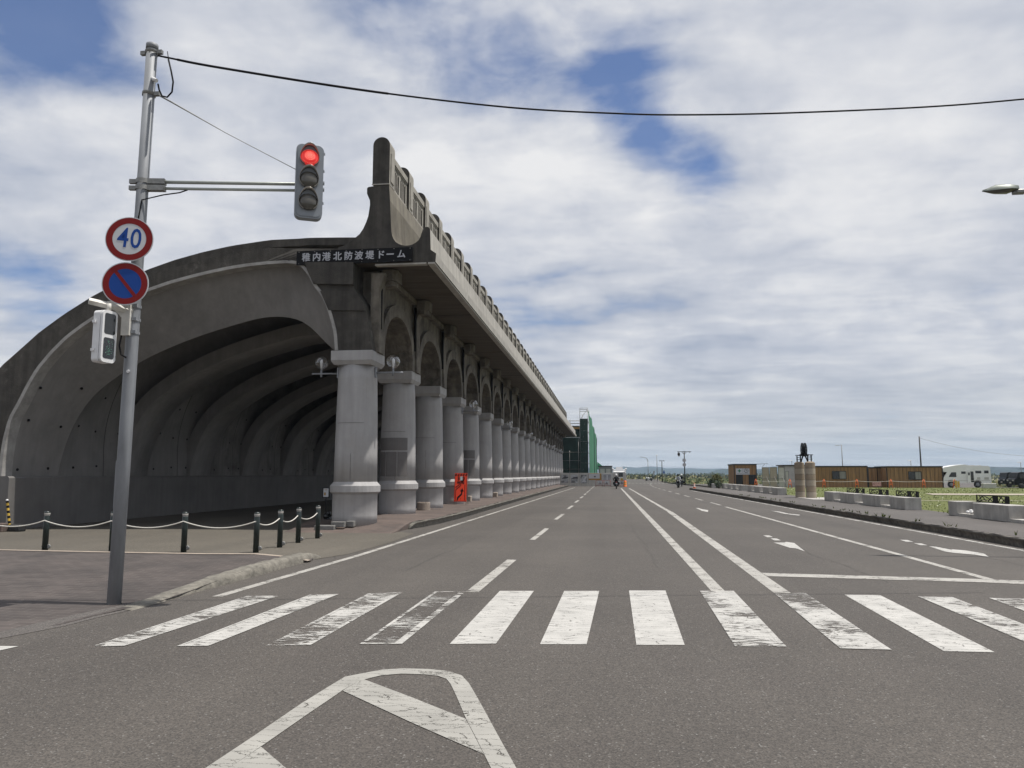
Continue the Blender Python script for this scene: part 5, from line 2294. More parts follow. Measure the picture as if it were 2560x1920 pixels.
mb = MB()
mb.box((g.x, 96, .62), (1.0, .06, .55))
tag(mb.build('banner', mat('pink banner', (.45, .25, .23), .8, var=.4, scale=5)), 'small faded pink banner between the two long cabins', 'banner')
# grey hut and leaning boards
a, b = onY(1963, HY, 101), onY(1992, HY, 101)
t = thing('grey_hut', 'small pale grey hut half hidden behind the stone drums', 'hut', ((a.x+b.x)/2, 101, .15))
w = b.x-a.x+1.6
mb = MB()
mb.box((.8, 2, 1.35), (w, 4, 2.7))
mb.build('wall', M['panel'], t)
mb = MB()
mb.box((.7, 1.9, 2.76), (w+.3, 4.3, .12))
mb.box((.65, -.03, 1.1), (.12, .06, 2.2))
mb.build('roof', M['darkframe'], t)
BL = ['first leaning beige site board from the first aid cabin', 'second leaning beige site board from the first aid cabin', 'pale leaning site board left of the grey hut', 'half height grey board beside the grey hut']
for i, (x0, x1, mt) in enumerate(((1905, 1923, 'panelb'), (1924, 1943, 'panelb'), (1945, 1962, 'panel'), (1963, 1972, 'panel'))):
    a, b = onY(x0, HY, 95), onY(x1, HY, 95)
    w = b.x-a.x
    t = thing('site_board', BL[i], 'board', ((a.x+b.x)/2, 95, .18), 0, 'leaning site boards')
    h = 2.35 if i < 3 else 1.9
    mb = MB()
    mb.box((0, 0, h/2+.05), (w-.03, .05, h))
    mb.build('panel', M[mt], t)
    mb = MB()
    for x in (-w/2+.03, w/2-.03):
        mb.box((x, -.04, h/2), (.05, .05, h+.05))
    mb.box((0, -.04, h*.45), (w, .05, .05))
    mb.box((0, -.04, h+.05), (w, .05, .05))
    mb.tube([(.0+w*.1, -.06, h*.55), (w*.1+.3, -1.0, 0)], .03, 6)
    mb.build('prop', M['tubing'], t)
# rope line with orange posts
PXS = [1889, 1974, 2059, 2141, 2226, 2308, 2385]
PL = ['orange rope post beside the first aid cabin', 'orange rope post left of the stone drums', 'orange rope post just right of the stone drums', 'orange rope post right of the first sliding window', 'orange rope post at the corner of the last cabin', 'orange rope post before the last sliding window', 'orange and yellow barrier post in front of the camper']
pos = []
for i, px in enumerate(PXS):
    g = onY(px, HY, 91 if i else 93)
    g.z = .19
    pos.append(g)
    t = thing('rope_post', PL[i], 'post', g, 0, 'orange posts of the rope line')
    mb = MB()
    for dx in (-.16, .16):
        mb.tube([(dx*1.2, 0, 0), (dx*.8, 0, .55), (dx*.3, 0, .95)], .035, 6)
    mb.box((0, 0, .45), (.26, .04, .12))
    mb.lathe([(.05, .9), (.05, 1.0), (.02, 1.03)], 10)
    mb.build('frame', M['orange2'], t)
    if i == 6:
        mb = MB()
        mb.box((.12, -.05, .5), (.22, .04, .75))
        mb.box((.40, -.02, .45), (.22, .04, .7))
        mb.build('panel', M['yellow'], t)
mb = MB()
for i in range(len(pos)-1):
    a, b = pos[i]+Vector((0, 0, .82)), pos[i+1]+Vector((0, 0, .82))
    mb.tube([a.lerp(b, k/8)-Vector((0, 0, .1*4*(k/8)*(1-k/8))) for k in range(9)], .018, 5)
tag(mb.build('rope_line', M['rope']), 'long pale rope strung through the orange posts along the cabins', 'rope')

# camper van
a, b = onY(2356, HY, 97), onY(2478, HY, 97)
L_ = b.x-a.x
t = thing('camper_van', 'white camper van with its side door open beyond the lawn', 'camper van', ((a.x+b.x)/2, 97, .17))
Hc = 2.75
f = lambda q: (-L_/2+L_*q[0], Hc*q[1])
mb = MB()
body = [(.02, .20), (.0, .30), (.03, .46), (.10, .66), (.01, .70), (.005, .80), (.05, .88), (.30, .97), (.48, 1.0), (.56, .95), (.95, .94), (.985, .88), (1.0, .24), (.985, .20), (.80, .20), (.78, .30), (.74, .34), (.69, .34), (.65, .30), (.63, .20), (.26, .20), (.24, .30), (.20, .34), (.15, .34), (.11, .30), (.09, .20)]
mb.prism([f(q) for q in body], 0, 2.0, 'Y')
mb.build('body', M['car_w'], t)
mb = MB()
mb.prism([f(q) for q in ((.13, .46), (.14, .52), (.19, .665), (.285, .665), (.285, .46))], -.012, .05, 'Y')
for x0, x1, z0, z1 in ((.39, .48, .60, .70), (.68, .80, .62, .73), (.565, .64, .24, .70)):
    mb.prism([f(q) for q in ((x0, z0), (x1, z0), (x1, z1), (x0, z1))], -.012, .05, 'Y')
mb.prism([f(q) for q in ((.86, .62), (.95, .62), (.95, .74), (.86, .74))], -.013, .05, 'Y')
wn = mb.build('window', M['glass'], t)
mb = MB()
P_ = [f((.035, .47)), f((.098, .655))]
mb.add([(P_[0][0]-.012, .15, P_[0][1]), (P_[0][0]-.012, 1.85, P_[0][1]), (P_[1][0]-.012, 1.85, P_[1][1]), (P_[1][0]-.012, .15, P_[1][1])], [(0, 1, 2, 3)])
mb.build('windscreen', M['glass'], t)
mb = MB()
mb.box((-L_/2+L_*.525, -.25, Hc*.47), (L_*.062, .05, Hc*.50))
d_ = mb.build('side_door', M['car_w'], t)
mb = MB()
mb.box((-L_/2+L_*.525, -.28, Hc*.60), (L_*.035, .02, Hc*.12))
mb.build('window', M['glass'], d_)
for x in (.175, .715):
    mb = MB()
    Mw = Matrix.Rotation(radians(90), 3, 'X')
    mb.lathe([(.10, -.10), (.36, -.10), (.38, -.06), (.38, .10), (.1, .10)], 22, (-L_/2+L_*x, .12, .38), M=Mw)
    wl = mb.build('wheel', M['dark'], t)
    mb = MB()
    mb.lathe([(.02, .11), (.20, .11), (.22, .08)], 16, (-L_/2+L_*x, .12, .38), M=Mw)
    mb.build('rim', M['steel'], wl)
mb = MB()
mb.box((-L_/2+.04, .35, Hc*.36), (.06, .35, .14))
mb.box((-L_/2+.04, 1.65, Hc*.36), (.06, .35, .14))
mb.build('headlight', M['band'], t)
mb = MB()
mb.box((0, -.004, Hc*.31), (L_*.94, .02, .05))
mb.box((-L_/2+L_*.74, -.005, Hc*.40), (.35, .012, .28))
mb.box((-L_/2+L_*.9, -.005, Hc*.40), (.5, .012, .28))
mb.box((L_*.2, 1, Hc*.955), (.5, .5, .10))
mb.box((L_*.34, 1, Hc*.95), (.4, .4, .10))
mb.build('trim', M['panel'], t)
t2 = thing('step_box', 'pale box standing on the grass behind the camper', 'box', onY(2470, HY, 93.0)*1)
t2.location.z = .18
MB().box((0, 0, .28), (1.4, .5, .56), bev=.03).build('body', M['panel'], t2)


def black_car(label, px0, px1, Y, h=1.75):
    a, b = onY(px0, HY, Y), onY(px1, HY, Y)
    L_ = b.x-a.x
    t = thing('parked_car', label, 'car', ((a.x+b.x)/2, Y, .15), 0, 'dark cars parked past the lawn')
    f = lambda q: (-L_/2+L_*q[0], h*q[1])
    mb = MB()
    pr = [(.0, .22), (.0, .50), (.03, .60), (.07, .64), (.12, .96), (.2, 1.0), (.85, 1.0), (.95, .92), (1.0, .55), (1.0, .22), (.88, .22), (.85, .36), (.76, .36), (.73, .22), (.27, .22), (.24, .36), (.15, .36), (.12, .22)]
    mb.prism([f(q) for q in pr], 0, 1.75, 'Y')
    mb.build('body', M['car_b'], t)
    mb = MB()
    for x0, x1 in ((.15, .38), (.41, .64), (.67, .88)):
        mb.prism([f(q) for q in ((x0, .62), (x1, .62), (x1-.01, .92), (x0+.02, .92))], -.012, .05, 'Y')
    mb.build('window', M['glass'], t)
    for x in (.195, .805):
        mb = MB()
        mb.lathe([(.06, -.1), (.30, -.1), (.32, 0), (.30, .1), (.06, .1)], 20, (-L_/2+L_*x, .08, .32), M=Matrix.Rotation(radians(90), 3, 'X'))
        mb.build('wheel', M['dark'], t)
    mb = MB()
    mb.box((-L_/2-.01, .3, h*.5), (.04, .3, .14))
    mb.box((-L_/2-.01, 1.45, h*.5), (.04, .3, .14))
    mb.box((-L_/2-.02, .88, h*.36), (.03, .36, .16))
    mb.build('headlight', M['band'], t)
    return t


black_car('black car with a bright front lamp parked right of the camper', 2512, 2562, 101, 1.85)
black_car('black van in front of the other dark car, cut by the right edge', 2535, 2625, 92, 1.85)

# scrub behind the lawn
mb = MB()
for i in range(520):
    px = random.uniform(2470, 2640)
    Y = random.uniform(103, 118)
    g = onY(px, HY, Y)
    leafy(mb, (g.x, Y, .45), .7, 8, .3, (1.3, 1, .8), .1)
for i in range(1300):
    Y = random.uniform(128, 200)
    X = random.uniform(13.2, 34)
    leafy(mb, (X, Y, .4), .7, 6, .38, (1.2, 1, .8), .05)
o = mb.build('scrub', [M['leaf1'], M['leaf2']])
stuff(o)
mb = MB()
for i in range(900):
    Y = random.uniform(285, 330)
    X = random.uniform(2, 150)
    leafy(mb, (X, Y, .7), 1.2, 6, .9, (1.6, 1, .7), .0)
o = mb.build('far_scrub', [M['leafd'], M['leaf2']])
stuff(o)

# ------------------------------------------------------------------ lamps and posts in the distance


def post(name, label, px, Y, ztop, r, build, cat='street lamp', z0=.0, group=None):
    g = onY(px, HY, Y)
    t = thing(name, label, cat, (g.x, Y, z0), 0, group)
    mb = MB()
    mb.tube([(0, 0, 0), (0, 0, (ztop-z0)*.5), (0, 0, ztop-z0)], [r, r*.85, r*.7], 10)
    mb.build('pole', M['tubing'] if build != 'dark' else M['darkframe'], t)
    return t, ztop-z0


LG = 'lamp posts in the distance'
t, h = post('lantern_post', 'dark T shaped lantern post with two round sign backs on it', 1712, 120, 5.35, .10, 'dark', z0=.1)
mb = MB()
mb.box((0, 0, h-.12), (2.1, .08, .09))
mb.tube([(-.32, 0, h-.14), (0, 0, h-.55)], .04, 6)
mb.tube([(.32, 0, h-.14), (0, 0, h-.55)], .04, 6)
mb.build('crossbar', M['darkframe'], t)
mb = MB()
mb.lathe([(.05, -.02), (.16, -.10), (.20, -.2), (.20, -.42), (.16, -.5)], 14, (-.82, 0, h-.2))
mb.tube([(-.82, 0, h-.14), (-.82, 0, h-.3)], .03, 6)
ln_ = mb.build('lantern', M['darkframe'], t)
MB().lathe([(.15, -.5), (.13, -.62), (.03, -.66)], 14, (-.82, 0, h-.2)).build('shade', M['panel'], ln_)
mb = MB()
mb.lathe([(.05, 0), (.05, -.14)], 8, (.82, 0, h-.14))
mb.build('socket', M['darkframe'], t)
for q in (735, 850):
    z = onY(1712, 1080+q*.0964, 120).z-.1
    mb = MB()
    mb.lathe([(.28, -.06), (.28, -.045)], 24, (-.05, .02, z), M=None)
    for v in mb.v:
        dz, dy = v.z-z, v.y-.02
        v.z, v.y = z+dy, -.10+dz
    sb = mb.build('sign_back', M['signback'], t)
t, h = post('double_lamp', 'dark lamp post with two short flat heads', 1655.4, 180, 5.0, .12, 'dark', group=LG)
mb = MB()
mb.box((0, 0, h-.05), (1.2, .08, .08))
for s in (-1, 1):
    mb.box((s*.42, 0, h-.08), (.42, .25, .14), bev=.03)
mb.build('lamp_head', M['darkframe'], t)
t, h = post('tall_lamp', 'tall slim lamp post with one bright white head', 1643, 200, 6.7, .09, 'grey', group=LG)
MB().sphere((0, 0, h), .20, 10, 8, sc=(1, 1, .7)).build('lamp_head', M['white_m'], t)
t, h = post('curved_lamp', 'slim lamp post whose curved arm reaches left over the road', 1620.5, 230, 5.6, .11, 'grey', group=LG)
mb = MB()
mb.tube([(0, 0, h-.05), (-.12, 0, h+.6), (-.55, 0, h+1.05), (-1.2, 0, h+1.25), (-2.3, 0, h+1.4)], [.085, .08, .07, .06, .06], 8)
mb.build('arm', M['tubing'], t)
for px, lab in ((2107.6, 'far street lamp above the first long cabin, head to the left'), ):
    t, h = post('street_lamp', lab, px, 150, 7.35, .09, 'grey', group=LG)
    mb = MB()
    mb.tube([(0, 0, h-.1), (-1.1, 0, h-.1)], .035, 6)
    mb.box((-.8, 0, h-.12), (.7, .2, .10), bev=.03)
    mb.build('lamp_head', M['tubing'], t)
for px, lab in ((1981, 'far lamp with a bright head peeping over the stone drums'), (2279, 'far lamp with a bright head peeping over the last cabin'), (2554, 'pale twin topped pole behind the dark cars at the right edge')):
    t, h = post('street_lamp', lab, px, 165, 4.6 if px < 2500 else 4.2, .08, 'grey', group=LG)
    mb = MB()
    mb.box((-.25, 0, h), (.75, .22, .12), bev=.03)
    mb.build('lamp_head', M['white_m'], t)
t, h = post('utility_pole', 'thin dark utility pole rising behind the last cabin', 2304, 130, 7.85, .13, 'dark', 'pole')
top = t.location+Vector((0, 0, h-.25))
e_ = onY(2640, 1141, 130)
mb = MB()
mb.tube([top.lerp(e_, k/14)-Vector((0, 0, 1.5*4*(k/14)*(1-k/14)*.55)) for k in range(15)], .022, 5)
tag(mb.build('utility_wire', M['clamp']), 'thin wire sagging right from the utility pole', 'wire')
g = onY(1635, HY, 210)
t = thing('road_sign_back', 'tall narrow sign seen from behind beside the bending road', 'road sign', (g.x, 210, 0))
mb = MB()
mb.tube([(0, .08, 0), (0, .08, 2.6)], .04, 6)
mb.build('pole', M['tubing'], t)
mb = MB()
mb.lathe([(.24, -.02), (.24, .02)], 18, (0, 0, 2.55), M=Matrix.Rotation(radians(90), 3, 'X'))
mb.box((0, 0, 1.95), (.32, .04, 1.0))
mb.build('plate', M['signback'], t)
g = onY(1660, HY, 195)
t = thing('triangle_sign', 'small blue triangular sign right of the double lamp', 'road sign', (g.x, 195, 0))
mb = MB()
mb.tube([(0, .06, 0), (0, .06, 2.8)], .04, 6)
mb.build('pole', M['tubing'], t)
mb = MB()
mb.prism([(-.28, 2.05), (.28, 2.05), (.05, 2.85), (-.05, 2.85)], -.02, .02, 'Y')
mb.build('plate', M['blue'], t)

# street lamp reaching in from the right edge
hd = onY(2456, 478, 17.4)
t = thing('street_lamp', 'grey street lamp head reaching in from the right edge of the sky', 'street lamp', (hd.x+3.1, 17.4, .19))
h = hd.z-.19
mb = MB()
mb.tube([(0, 0, 0), (0, 0, h*.6), (0, 0, h-.4)], [.09, .07, .055], 12)
mb.tube([(0, 0, h-.45), (-.25, 0, h-.14), (-.7, 0, h-.06), (-2.42, 0, h-.045)], [.055, .05, .042, .034], 10)
mb.build('pole', M['tubing'], t)
mb = MB()
x0 = -3.1
mb.box((x0+.76, 0, h-.05), (.20, .13, .11), bev=.03)
mb.tube([(x0+.62, 0, h-.075), (x0+.9, 0, h-.055)], .045, 8)
mb.tube([(x0+.83, 0, h-.05), (x0+.83, 0, h-.12)], .01, 5)
mb.tube([(x0+.88, 0, h-.05), (x0+.88, 0, h-.12)], .01, 5)
mb.build('clamp', M['clamp'], t)
mb = MB()
vs, n = [], 9
for i in range(n):
    u = i/(n-1)
    x = x0+.72*u
    w = .145*min(1, .12+1.3*u)*(1 if u < .8 else 1-.35*(u-.8)/.2)
    zt = h+.0+.125*min(1, u*2.6)**.8
    if u > .75:
        zt -= .03*(u-.75)/.25
    for a, z in ((-1, h-.01), (-.8, (h+zt)/2+.02), (-.3, zt), (.3, zt), (.8, (h+zt)/2+.02), (1, h-.01)):
        vs.append((x, a*w, z))
mb.add(vs, [(i*6+j, i*6+j+1, (i+1)*6+j+1, (i+1)*6+j) for i in range(n-1) for j in range(5)], 0, True)
mb.add(vs, [list(range(6)), [(n-1)*6+j for j in range(6)]])
mb.build('lamp_head', M['lamphead'], t)
mb = MB()
vs = []
for i in range(n):
    u = i/(n-1)
    w = .135*min(1, .12+1.3*u)*(1 if u < .8 else 1-.35*(u-.8)/.2)
    for a, z in ((-1, h-.012), (-.6, h-.05*min(1, u*3)*min(1, (1-u)*4)-.014), (.6, h-.05*min(1, u*3)*min(1, (1-u)*4)-.014), (1, h-.012)):
        vs.append((x0+.02+.68*u, a*w, z))
mb.add(vs, [(i*4+j, i*4+j+1, (i+1)*4+j+1, (i+1)*4+j) for i in range(n-1) for j in range(3)], 0, True)
mb.build('lens', M['lensoff'], t)

# ------------------------------------------------------------------ works at the far end of the arcade
t = thing('scaffold', 'tall scaffold wrapped in green netting over the far end of the arcade', 'scaffold', (0, YE+1, 0))
XS0, XS1, ZSC = onY(1451, HY, YE+1).x, onY(1471.5, HY, YE+1).x, onY(1471, 1020, YE+1).z
D2 = 112
mb = MB()
for j in range(0, 9):
    y = j*D2/8
    for x in (XS0, XS1-.08):
        mb.tube([(x, y, 0), (x, y, ZSC)], .05, 6)
for z in [1.9*k for k in range(1, 8)]:
    if z < ZSC:
        mb.tube([(XS0, 0, z), (XS1-.08, 0, z)], .045, 5)
        mb.tube([(XS1-.08, 0, z), (XS1-.08, D2, z)], .045, 5)
        mb.tube([(XS0, 0, z-1.9), (XS1-.1, 0, z)], .035, 5)
mb.tube([(XS0, 0, ZSC), (XS1, 0, ZSC)], .04, 5)
mb.tube([(XS0, 0, ZSC-.6), (XS1, 0, ZSC-.6)], .04, 5)
for z in (ZSC-2.2, ZSC-2.7, ZSC-3.3):
    mb.tube([(XS0-2.6, 1, z), (XS0, 1, z)], .06, 5)
mb.tube([(XS0-1.8, 1, ZSC-4.2), (XS0-1.8, 1, ZSC-2.0)], .06, 5)
mb.build('frame', M['tubing'], t)
mb = MB()
mb.box((XS0-1.1, 2, ZSC-3.55), (2.3, 3, .28))
mb.build('deck', M['ochre'], t)
mb = MB()       # side net along the road, gathered in soft folds
vs, nu, nv = [], 90, 14
for i in range(nu+1):
    u = i/nu
    y = D2*u
    dip = ZSC-.25 if u < .45 else ZSC-.25-2.2*(u-.45)/.55*0
    for j in range(nv+1):
        w = j/nv
        z = .1+(dip-.1)*w
        x = XS1+.05+.10*sin(u*70+3*sin(w*3))*(1-.6*w)+.14*sin(u*23+w*2.5)+.05*random.random()
        if w < .05:
            x += .1
        vs.append((x, y, z))
mb.add(vs, [(i*(nv+1)+j, (i+1)*(nv+1)+j, (i+1)*(nv+1)+j+1, i*(nv+1)+j+1) for i in range(nu) for j in range(nv)], 0, True)
mb.add([(XS1, D2-1, 3.4), (XS1+3.4, D2-8, 3.2), (XS1+.2, D2-2, 5.8)], [(0, 1, 2)], 0)
mb.build('side_net', M['net'], t)
mb = MB()
for y in (D2*.42, D2*.78):
    mb.box((XS1+.30, y, ZSC*.5-.4), (.12, .5, ZSC-1.2))
mb.build('net_seam', M['netdark'], t)
mb = MB()
vs = []
for i in range(13):
    for j in range(12):
        vs.append((XS0+(XS1-XS0)*i/12, -.06+.05*random.random(), .1+(ZSC-2.0)*j/11))
mb.add(vs, [(i*12+j, (i+1)*12+j, (i+1)*12+j+1, i*12+j+1) for i in range(12) for j in range(11)], 0, True)
mb.build('end_net', M['netdark'], t)
mb = MB()
mb.box(((XS0-19)/2, .30, ZS/2-.05), (19+XS0-.05, .12, ZS-.1))
mb.box(((XS0-9)/2, 3, ZS+1.1), (9+XS0, 4, 1.9))
mb.build('inner_net', M['netdark'], t)
mb = MB()
for k in range(4):
    mb.tube([(XS0-.3, .1, .6), (XS0-.3, .1, ZS-.4)], .04, 5)
    mb.tube([(-8.2, .15, 1.2+1.5*k), (XS0, .15, 1.2+1.5*k)], .03, 5)
mb.tube([(-6.6, .12, 0), (-6.6, .12, 6)], .035, 5)
mb.build('inner_tubes', M['tubing'], t)

# hoarding with pictures
YH = 112
ya = lambda px: onY(px, HY, YH).x
zt_, zb_ = 1.95, .0
HP_ = [(1399, 1424, 'photo', 'white hoarding panel with grey photo, next to the last columns'), (1424, 1448, 'photo', 'white hoarding panel with grey photo, second from the columns'), (1448, 1471, 'photo3', 'white hoarding panel with a tall grey photo of a vault'),
       (1471, 1504, 'yellow', 'white hoarding panel with ochre bordered notice'), (1504, 1531, 'text', 'white hoarding panel with a small printed timetable'), (1531, 1546, 'plain', 'plain white hoarding panel left of the truck'), (1557, 1566, 'plain', 'narrow white hoarding panel right of the truck')]
for i, (p0_, p1_, kind, lab) in enumerate(HP_):
    x0, x1 = ya(p0_), ya(p1_)
    w = x1-x0-.03
    t = thing('hoarding_panel', lab, 'hoarding', ((x0+x1)/2, YH, .0), 0, 'white hoarding closing the works')
    mb = MB()
    mb.box((0, 0, (zt_+.05)/2), (w, .08, zt_-.05), bev=.01)
    for k in range(1, 4):
        mb.box((-w/2+w*k/4, -.042, .55), (.02, .02, 1.0), 1)
    mb.build('panel', [M['panel'], M['panelb']], t)
    if kind == 'photo':
        mb = MB()
        mb.box((0, -.05, 1.38), (w*.72, .02, .62))
        mb.box((0, -.05, .78), (w*.72, .02, .50))
        mb.build('picture', M['photo'], t)
        mb = MB()
        mb.prism([(-w*.36, 1.10), (w*.36, 1.22), (w*.36, 1.40), (-w*.1, 1.35)], -.064, -.061, 'Y')
        mb.build('print', M['ink'], t)
    elif kind == 'photo3':
        mb = MB()
        mb.box((0, -.05, 1.08), (w*.72, .02, 1.2))
        mb.build('picture', M['photo'], t)
        mb = MB()
        mb.prism([(-w*.3, .6), (w*.3, .6), (w*.05, 1.2)], -.064, -.061, 'Y', 0)
        mb.build('print', M['signw'], t)
    elif kind == 'yellow':
        mb = MB()
        mb.box((0, -.05, 1.42), (w*.98, .02, .95))
        f_ = mb.build('notice', M['ochre'], t)
        mb = MB()
        mb.box((-w*.06, -.063, 1.50), (w*.84, .01, .68))
        mb.build('sheet', M['signw'], f_)
        mb = MB()
        mb.box((-.02, -.07, 1.44), (.26, .01, .18))
        mb.build('print', M['ink'], f_)
    elif kind == 'text':
        mb = MB()
        mb.box((0, -.05, 1.36), (w*.8, .02, .9))
        f_ = mb.build('notice', M['signw'], t)
        mb = MB()
        for r_ in range(4):
            for c_ in range(2):
                mb.box((-w*.2+w*.42*c_, -.063, 1.62-.18*r_), (w*.30, .01, .08))
        mb.box((0, -.063, 1.75), (w*.7, .01, .03))
        mb.build('print', M['ink'], f_)
# barrier boards in front of the hoarding
BLB = ['red edged barrier with a dark picture plate, left one', 'red edged barrier with a dark picture plate, middle one', 'red edged barrier with a dark picture plate, behind the motorcycle']
for i, px in enumerate((1500, 1516, 1553)):
    x = ya(px)
    t = thing('barrier', BLB[i], 'barrier', (x, YH-2.2, 0), 0, 'works barriers before the hoarding')
    mb = MB()
    mb.tube([(-.62, 0, 0), (-.55, 0, .95)], .03, 6)
    mb.tube([(.62, 0, 0), (.55, 0, .95)], .03, 6)
    mb.box((0, 0, .18), (1.2, .04, .05))
    mb.box((0, 0, .92), (1.1, .04, .05))
    mb.build('frame', mat('dull red frame', (.28, .07, .06), .6), t)
    mb = MB()
    mb.box((0, -.04, .58), (.50, .03, .50))
    pl = mb.build('plate', M['signw'], t)
    MB().box((0, -.06, .60), (.30, .02, .32)).build('print', M['photo'], pl)
    MB().box((0, -.061, .40), (.46, .02, .07)).build('stripe', M['red'], pl)
t = thing('barrier_drum', 'orange plastic barrier drum at the right end of the hoarding', 'barrier', (ya(1561.5), YH-2.5, 0))
mb = MB()
mb.lathe([(.24, 0), (.25, .05), (.22, .08), (.20, .8), (.17, .85), (.08, .88)], 16)
mb.build('body', M['orange2'], t)
mb = MB()
mb.lathe([(.216, .28), (.211, .42)], 16, caps=False)
mb.lathe([(.209, .55), (.204, .68)], 16, caps=False)
mb.build('band', M['yellow'], t)
# truck with sign board behind the hoarding
t = thing('truck', 'white works truck facing us with a pale roof board, behind the barriers', 'truck', (ya(1549), YH+1.5, 0))
mb = MB()
mb.box((0, 1.0, 1.35), (1.9, 2.0, 1.7), bev=.08)
mb.box((0, 3.4, 1.5), (2.0, 2.6, 2.0), bev=.03)
mb.build('cab', M['car_w'], t)
mb = MB()
mb.box((0, -.03, 1.72), (1.6, .05, .62))
mb.build('windscreen', M['glass'], t)
mb = MB()
mb.box((-.35, -.035, 1.12), (.55, .04, .12))
mb.box((.5, -.035, 1.02), (.7, .04, .36))
mb.build('badge_plate', M['yellow'], t)
mb = MB()
mb.hexa([(-.62, .1, 2.25), (.62, .1, 2.25), (.62, .2, 2.25), (-.62, .2, 2.25), (-.45, .35, 2.85), (.45, .35, 2.85), (.45, .45, 2.85), (-.45, .45, 2.85)])
mb.build('roof_board', M['signw'], t)
for s in (-1, 1):
    mb = MB()
    mb.sphere((s*.95, .1, 2.55), .13, 10, 8)
    mb.tube([(s*.95, .1, 2.2), (s*.95, .1, 2.5)], .04, 6)
    mb.build('lamp', M['white_m'], t)
for s in (-1, 1):
    mb = MB()
    mb.lathe([(.1, -.1), (.38, -.1), (.38, .1), (.1, .1)], 16, (s*.8, .9, .38), M=Matrix.Rotation(radians(90), 3, 'Y'))
    mb.build('wheel', M['dark'], t)
a, b = onY(1497, HY, 142), onY(1530, HY, 142)
t = thing('site_office', 'grey site office box rising behind the hoarding', 'cabin', ((a.x+b.x)/2, 142, 0))
w = b.x-a.x
mb = MB()
mb.box((0, 1.5, 1.6), (w, 3, 3.2))
mb.build('wall', M['tubing'], t)
mb = MB()
mb.box((0, 1.5, 3.27), (w+.2, 3.2, .16))
mb.build('roof', M['darkframe'], t)
for x in (-.22, .22):
    mb = MB()
    mb.box((x*w, -.03, 2.2), (w*.34, .05, 1.2))
    mb.build('window', M['panel'], t)

# ------------------------------------------------------------------ motorcycles and riders


def skin_body(name, verts, edges, radii, m, par):
    me = bpy.data.meshes.new(name)
    me.from_pydata(verts, edges, [])
    me.materials.append(m)
    o = bpy.data.objects.new(name, me)
    COL.objects.link(o)
    o.parent = par
    sk = o.modifiers.new('skin', 'SKIN')
    lay = me.skin_vertices[0].data if me.skin_vertices else None
    if lay is None:
        bm = bmesh.new()
        bm.from_mesh(me)
        bm.verts.layers.skin.verify()
        bm.to_mesh(me)
        bm.free()
        lay = me.skin_vertices[0].data
    for i, r in enumerate(radii):
        lay[i].radius = (r, r) if not isinstance(r, tuple) else r
    lay[0].use_root = True
    sk.use_smooth_shade = True
    sub = o.modifiers.new('sub', 'SUBSURF')
    sub.levels = sub.render_levels = 2
    return o


def motorcycle(label, loc, rz, bodymat, group):
    t = thing('motorcycle', label, 'motorcycle', loc, rz, group)
    R90 = Matrix.Rotation(radians(90), 3, 'Y')
    for y in (-.70, .70):
        mb = MB()
        mb.lathe([(.24, -.05), (.29, -.07), (.31, -.03), (.31, .03), (.29, .07), (.24, .05), (.24, -.05)], 24, (0, y, .31), M=R90, caps=False)
        wl = mb.build('wheel', M['dark'], t)
        mb = MB()
        mb.lathe([(.03, -.05), (.24, -.02), (.24, .02), (.03, .05)], 20, (0, y, .31), M=R90)
        mb.build('rim', M['clamp'], wl)
    mb = MB()
    mb.sphere((0, .15, .80), .26, 14, 10, sc=(.7, 1.2, .75))
    mb.sphere((0, .62, .85), .22, 12, 8, sc=(1.0, .7, 1.3))
    mb.box((0, -.35, .74), (.28, .8, .14), bev=.05)
    mb.box((0, -.72, .82), (.22, .35, .12), bev=.04)
    mb.sphere((0, .05, .48), .28, 12, 8, sc=(.75, 1.1, .8))
    mb.box((0, .70, .64), (.14, .5, .05), bev=.02)
    mb.build('body', bodymat, t)
    mb = MB()
    for s in (-1, 1):
        mb.tube([(s*.09, .70, .31), (s*.12, .52, .98)], .03, 8)
        mb.tube([(s*.08, -.70, .31), (s*.10, -.2, .5)], .03, 6)
        mb.tube([(0, .50, 1.0), (s*.36, .42, 1.02)], .02, 6)
        mb.tube([(s*.22, -.75, .42), (s*.18, -.1, .36)], .055, 8)
        mb.tube([(s*.24, .48, 1.02), (s*.36, .52, 1.20)], .012, 5)
        mb.sphere((s*.38, .52, 1.22), .06, 8, 6, sc=(1.1, .4, .7))
    mb.build('handlebar_and_fork', M['black'], t)
    mb = MB()
    mb.box((0, -.98, .66), (.19, .02, .11))
    mb.build('number_plate', M['signw'], t)
    mb = MB()
    mb.box((0, -.92, .80), (.16, .04, .06), bev=.01)
    mb.build('tail_light', M['red_l'], t)
    mb = MB()
    mb.sphere((0, .80, .92), .085, 12, 8, sc=(1.2, .5, 1))
    mb.build('headlight', M['band'], t)
    mb = MB()
    for s in (-1, 1):
        mb.box((s*.30, -.62, .66), (.20, .42, .34), bev=.05)
    mb.build('pannier', M['black'], t)
    return t


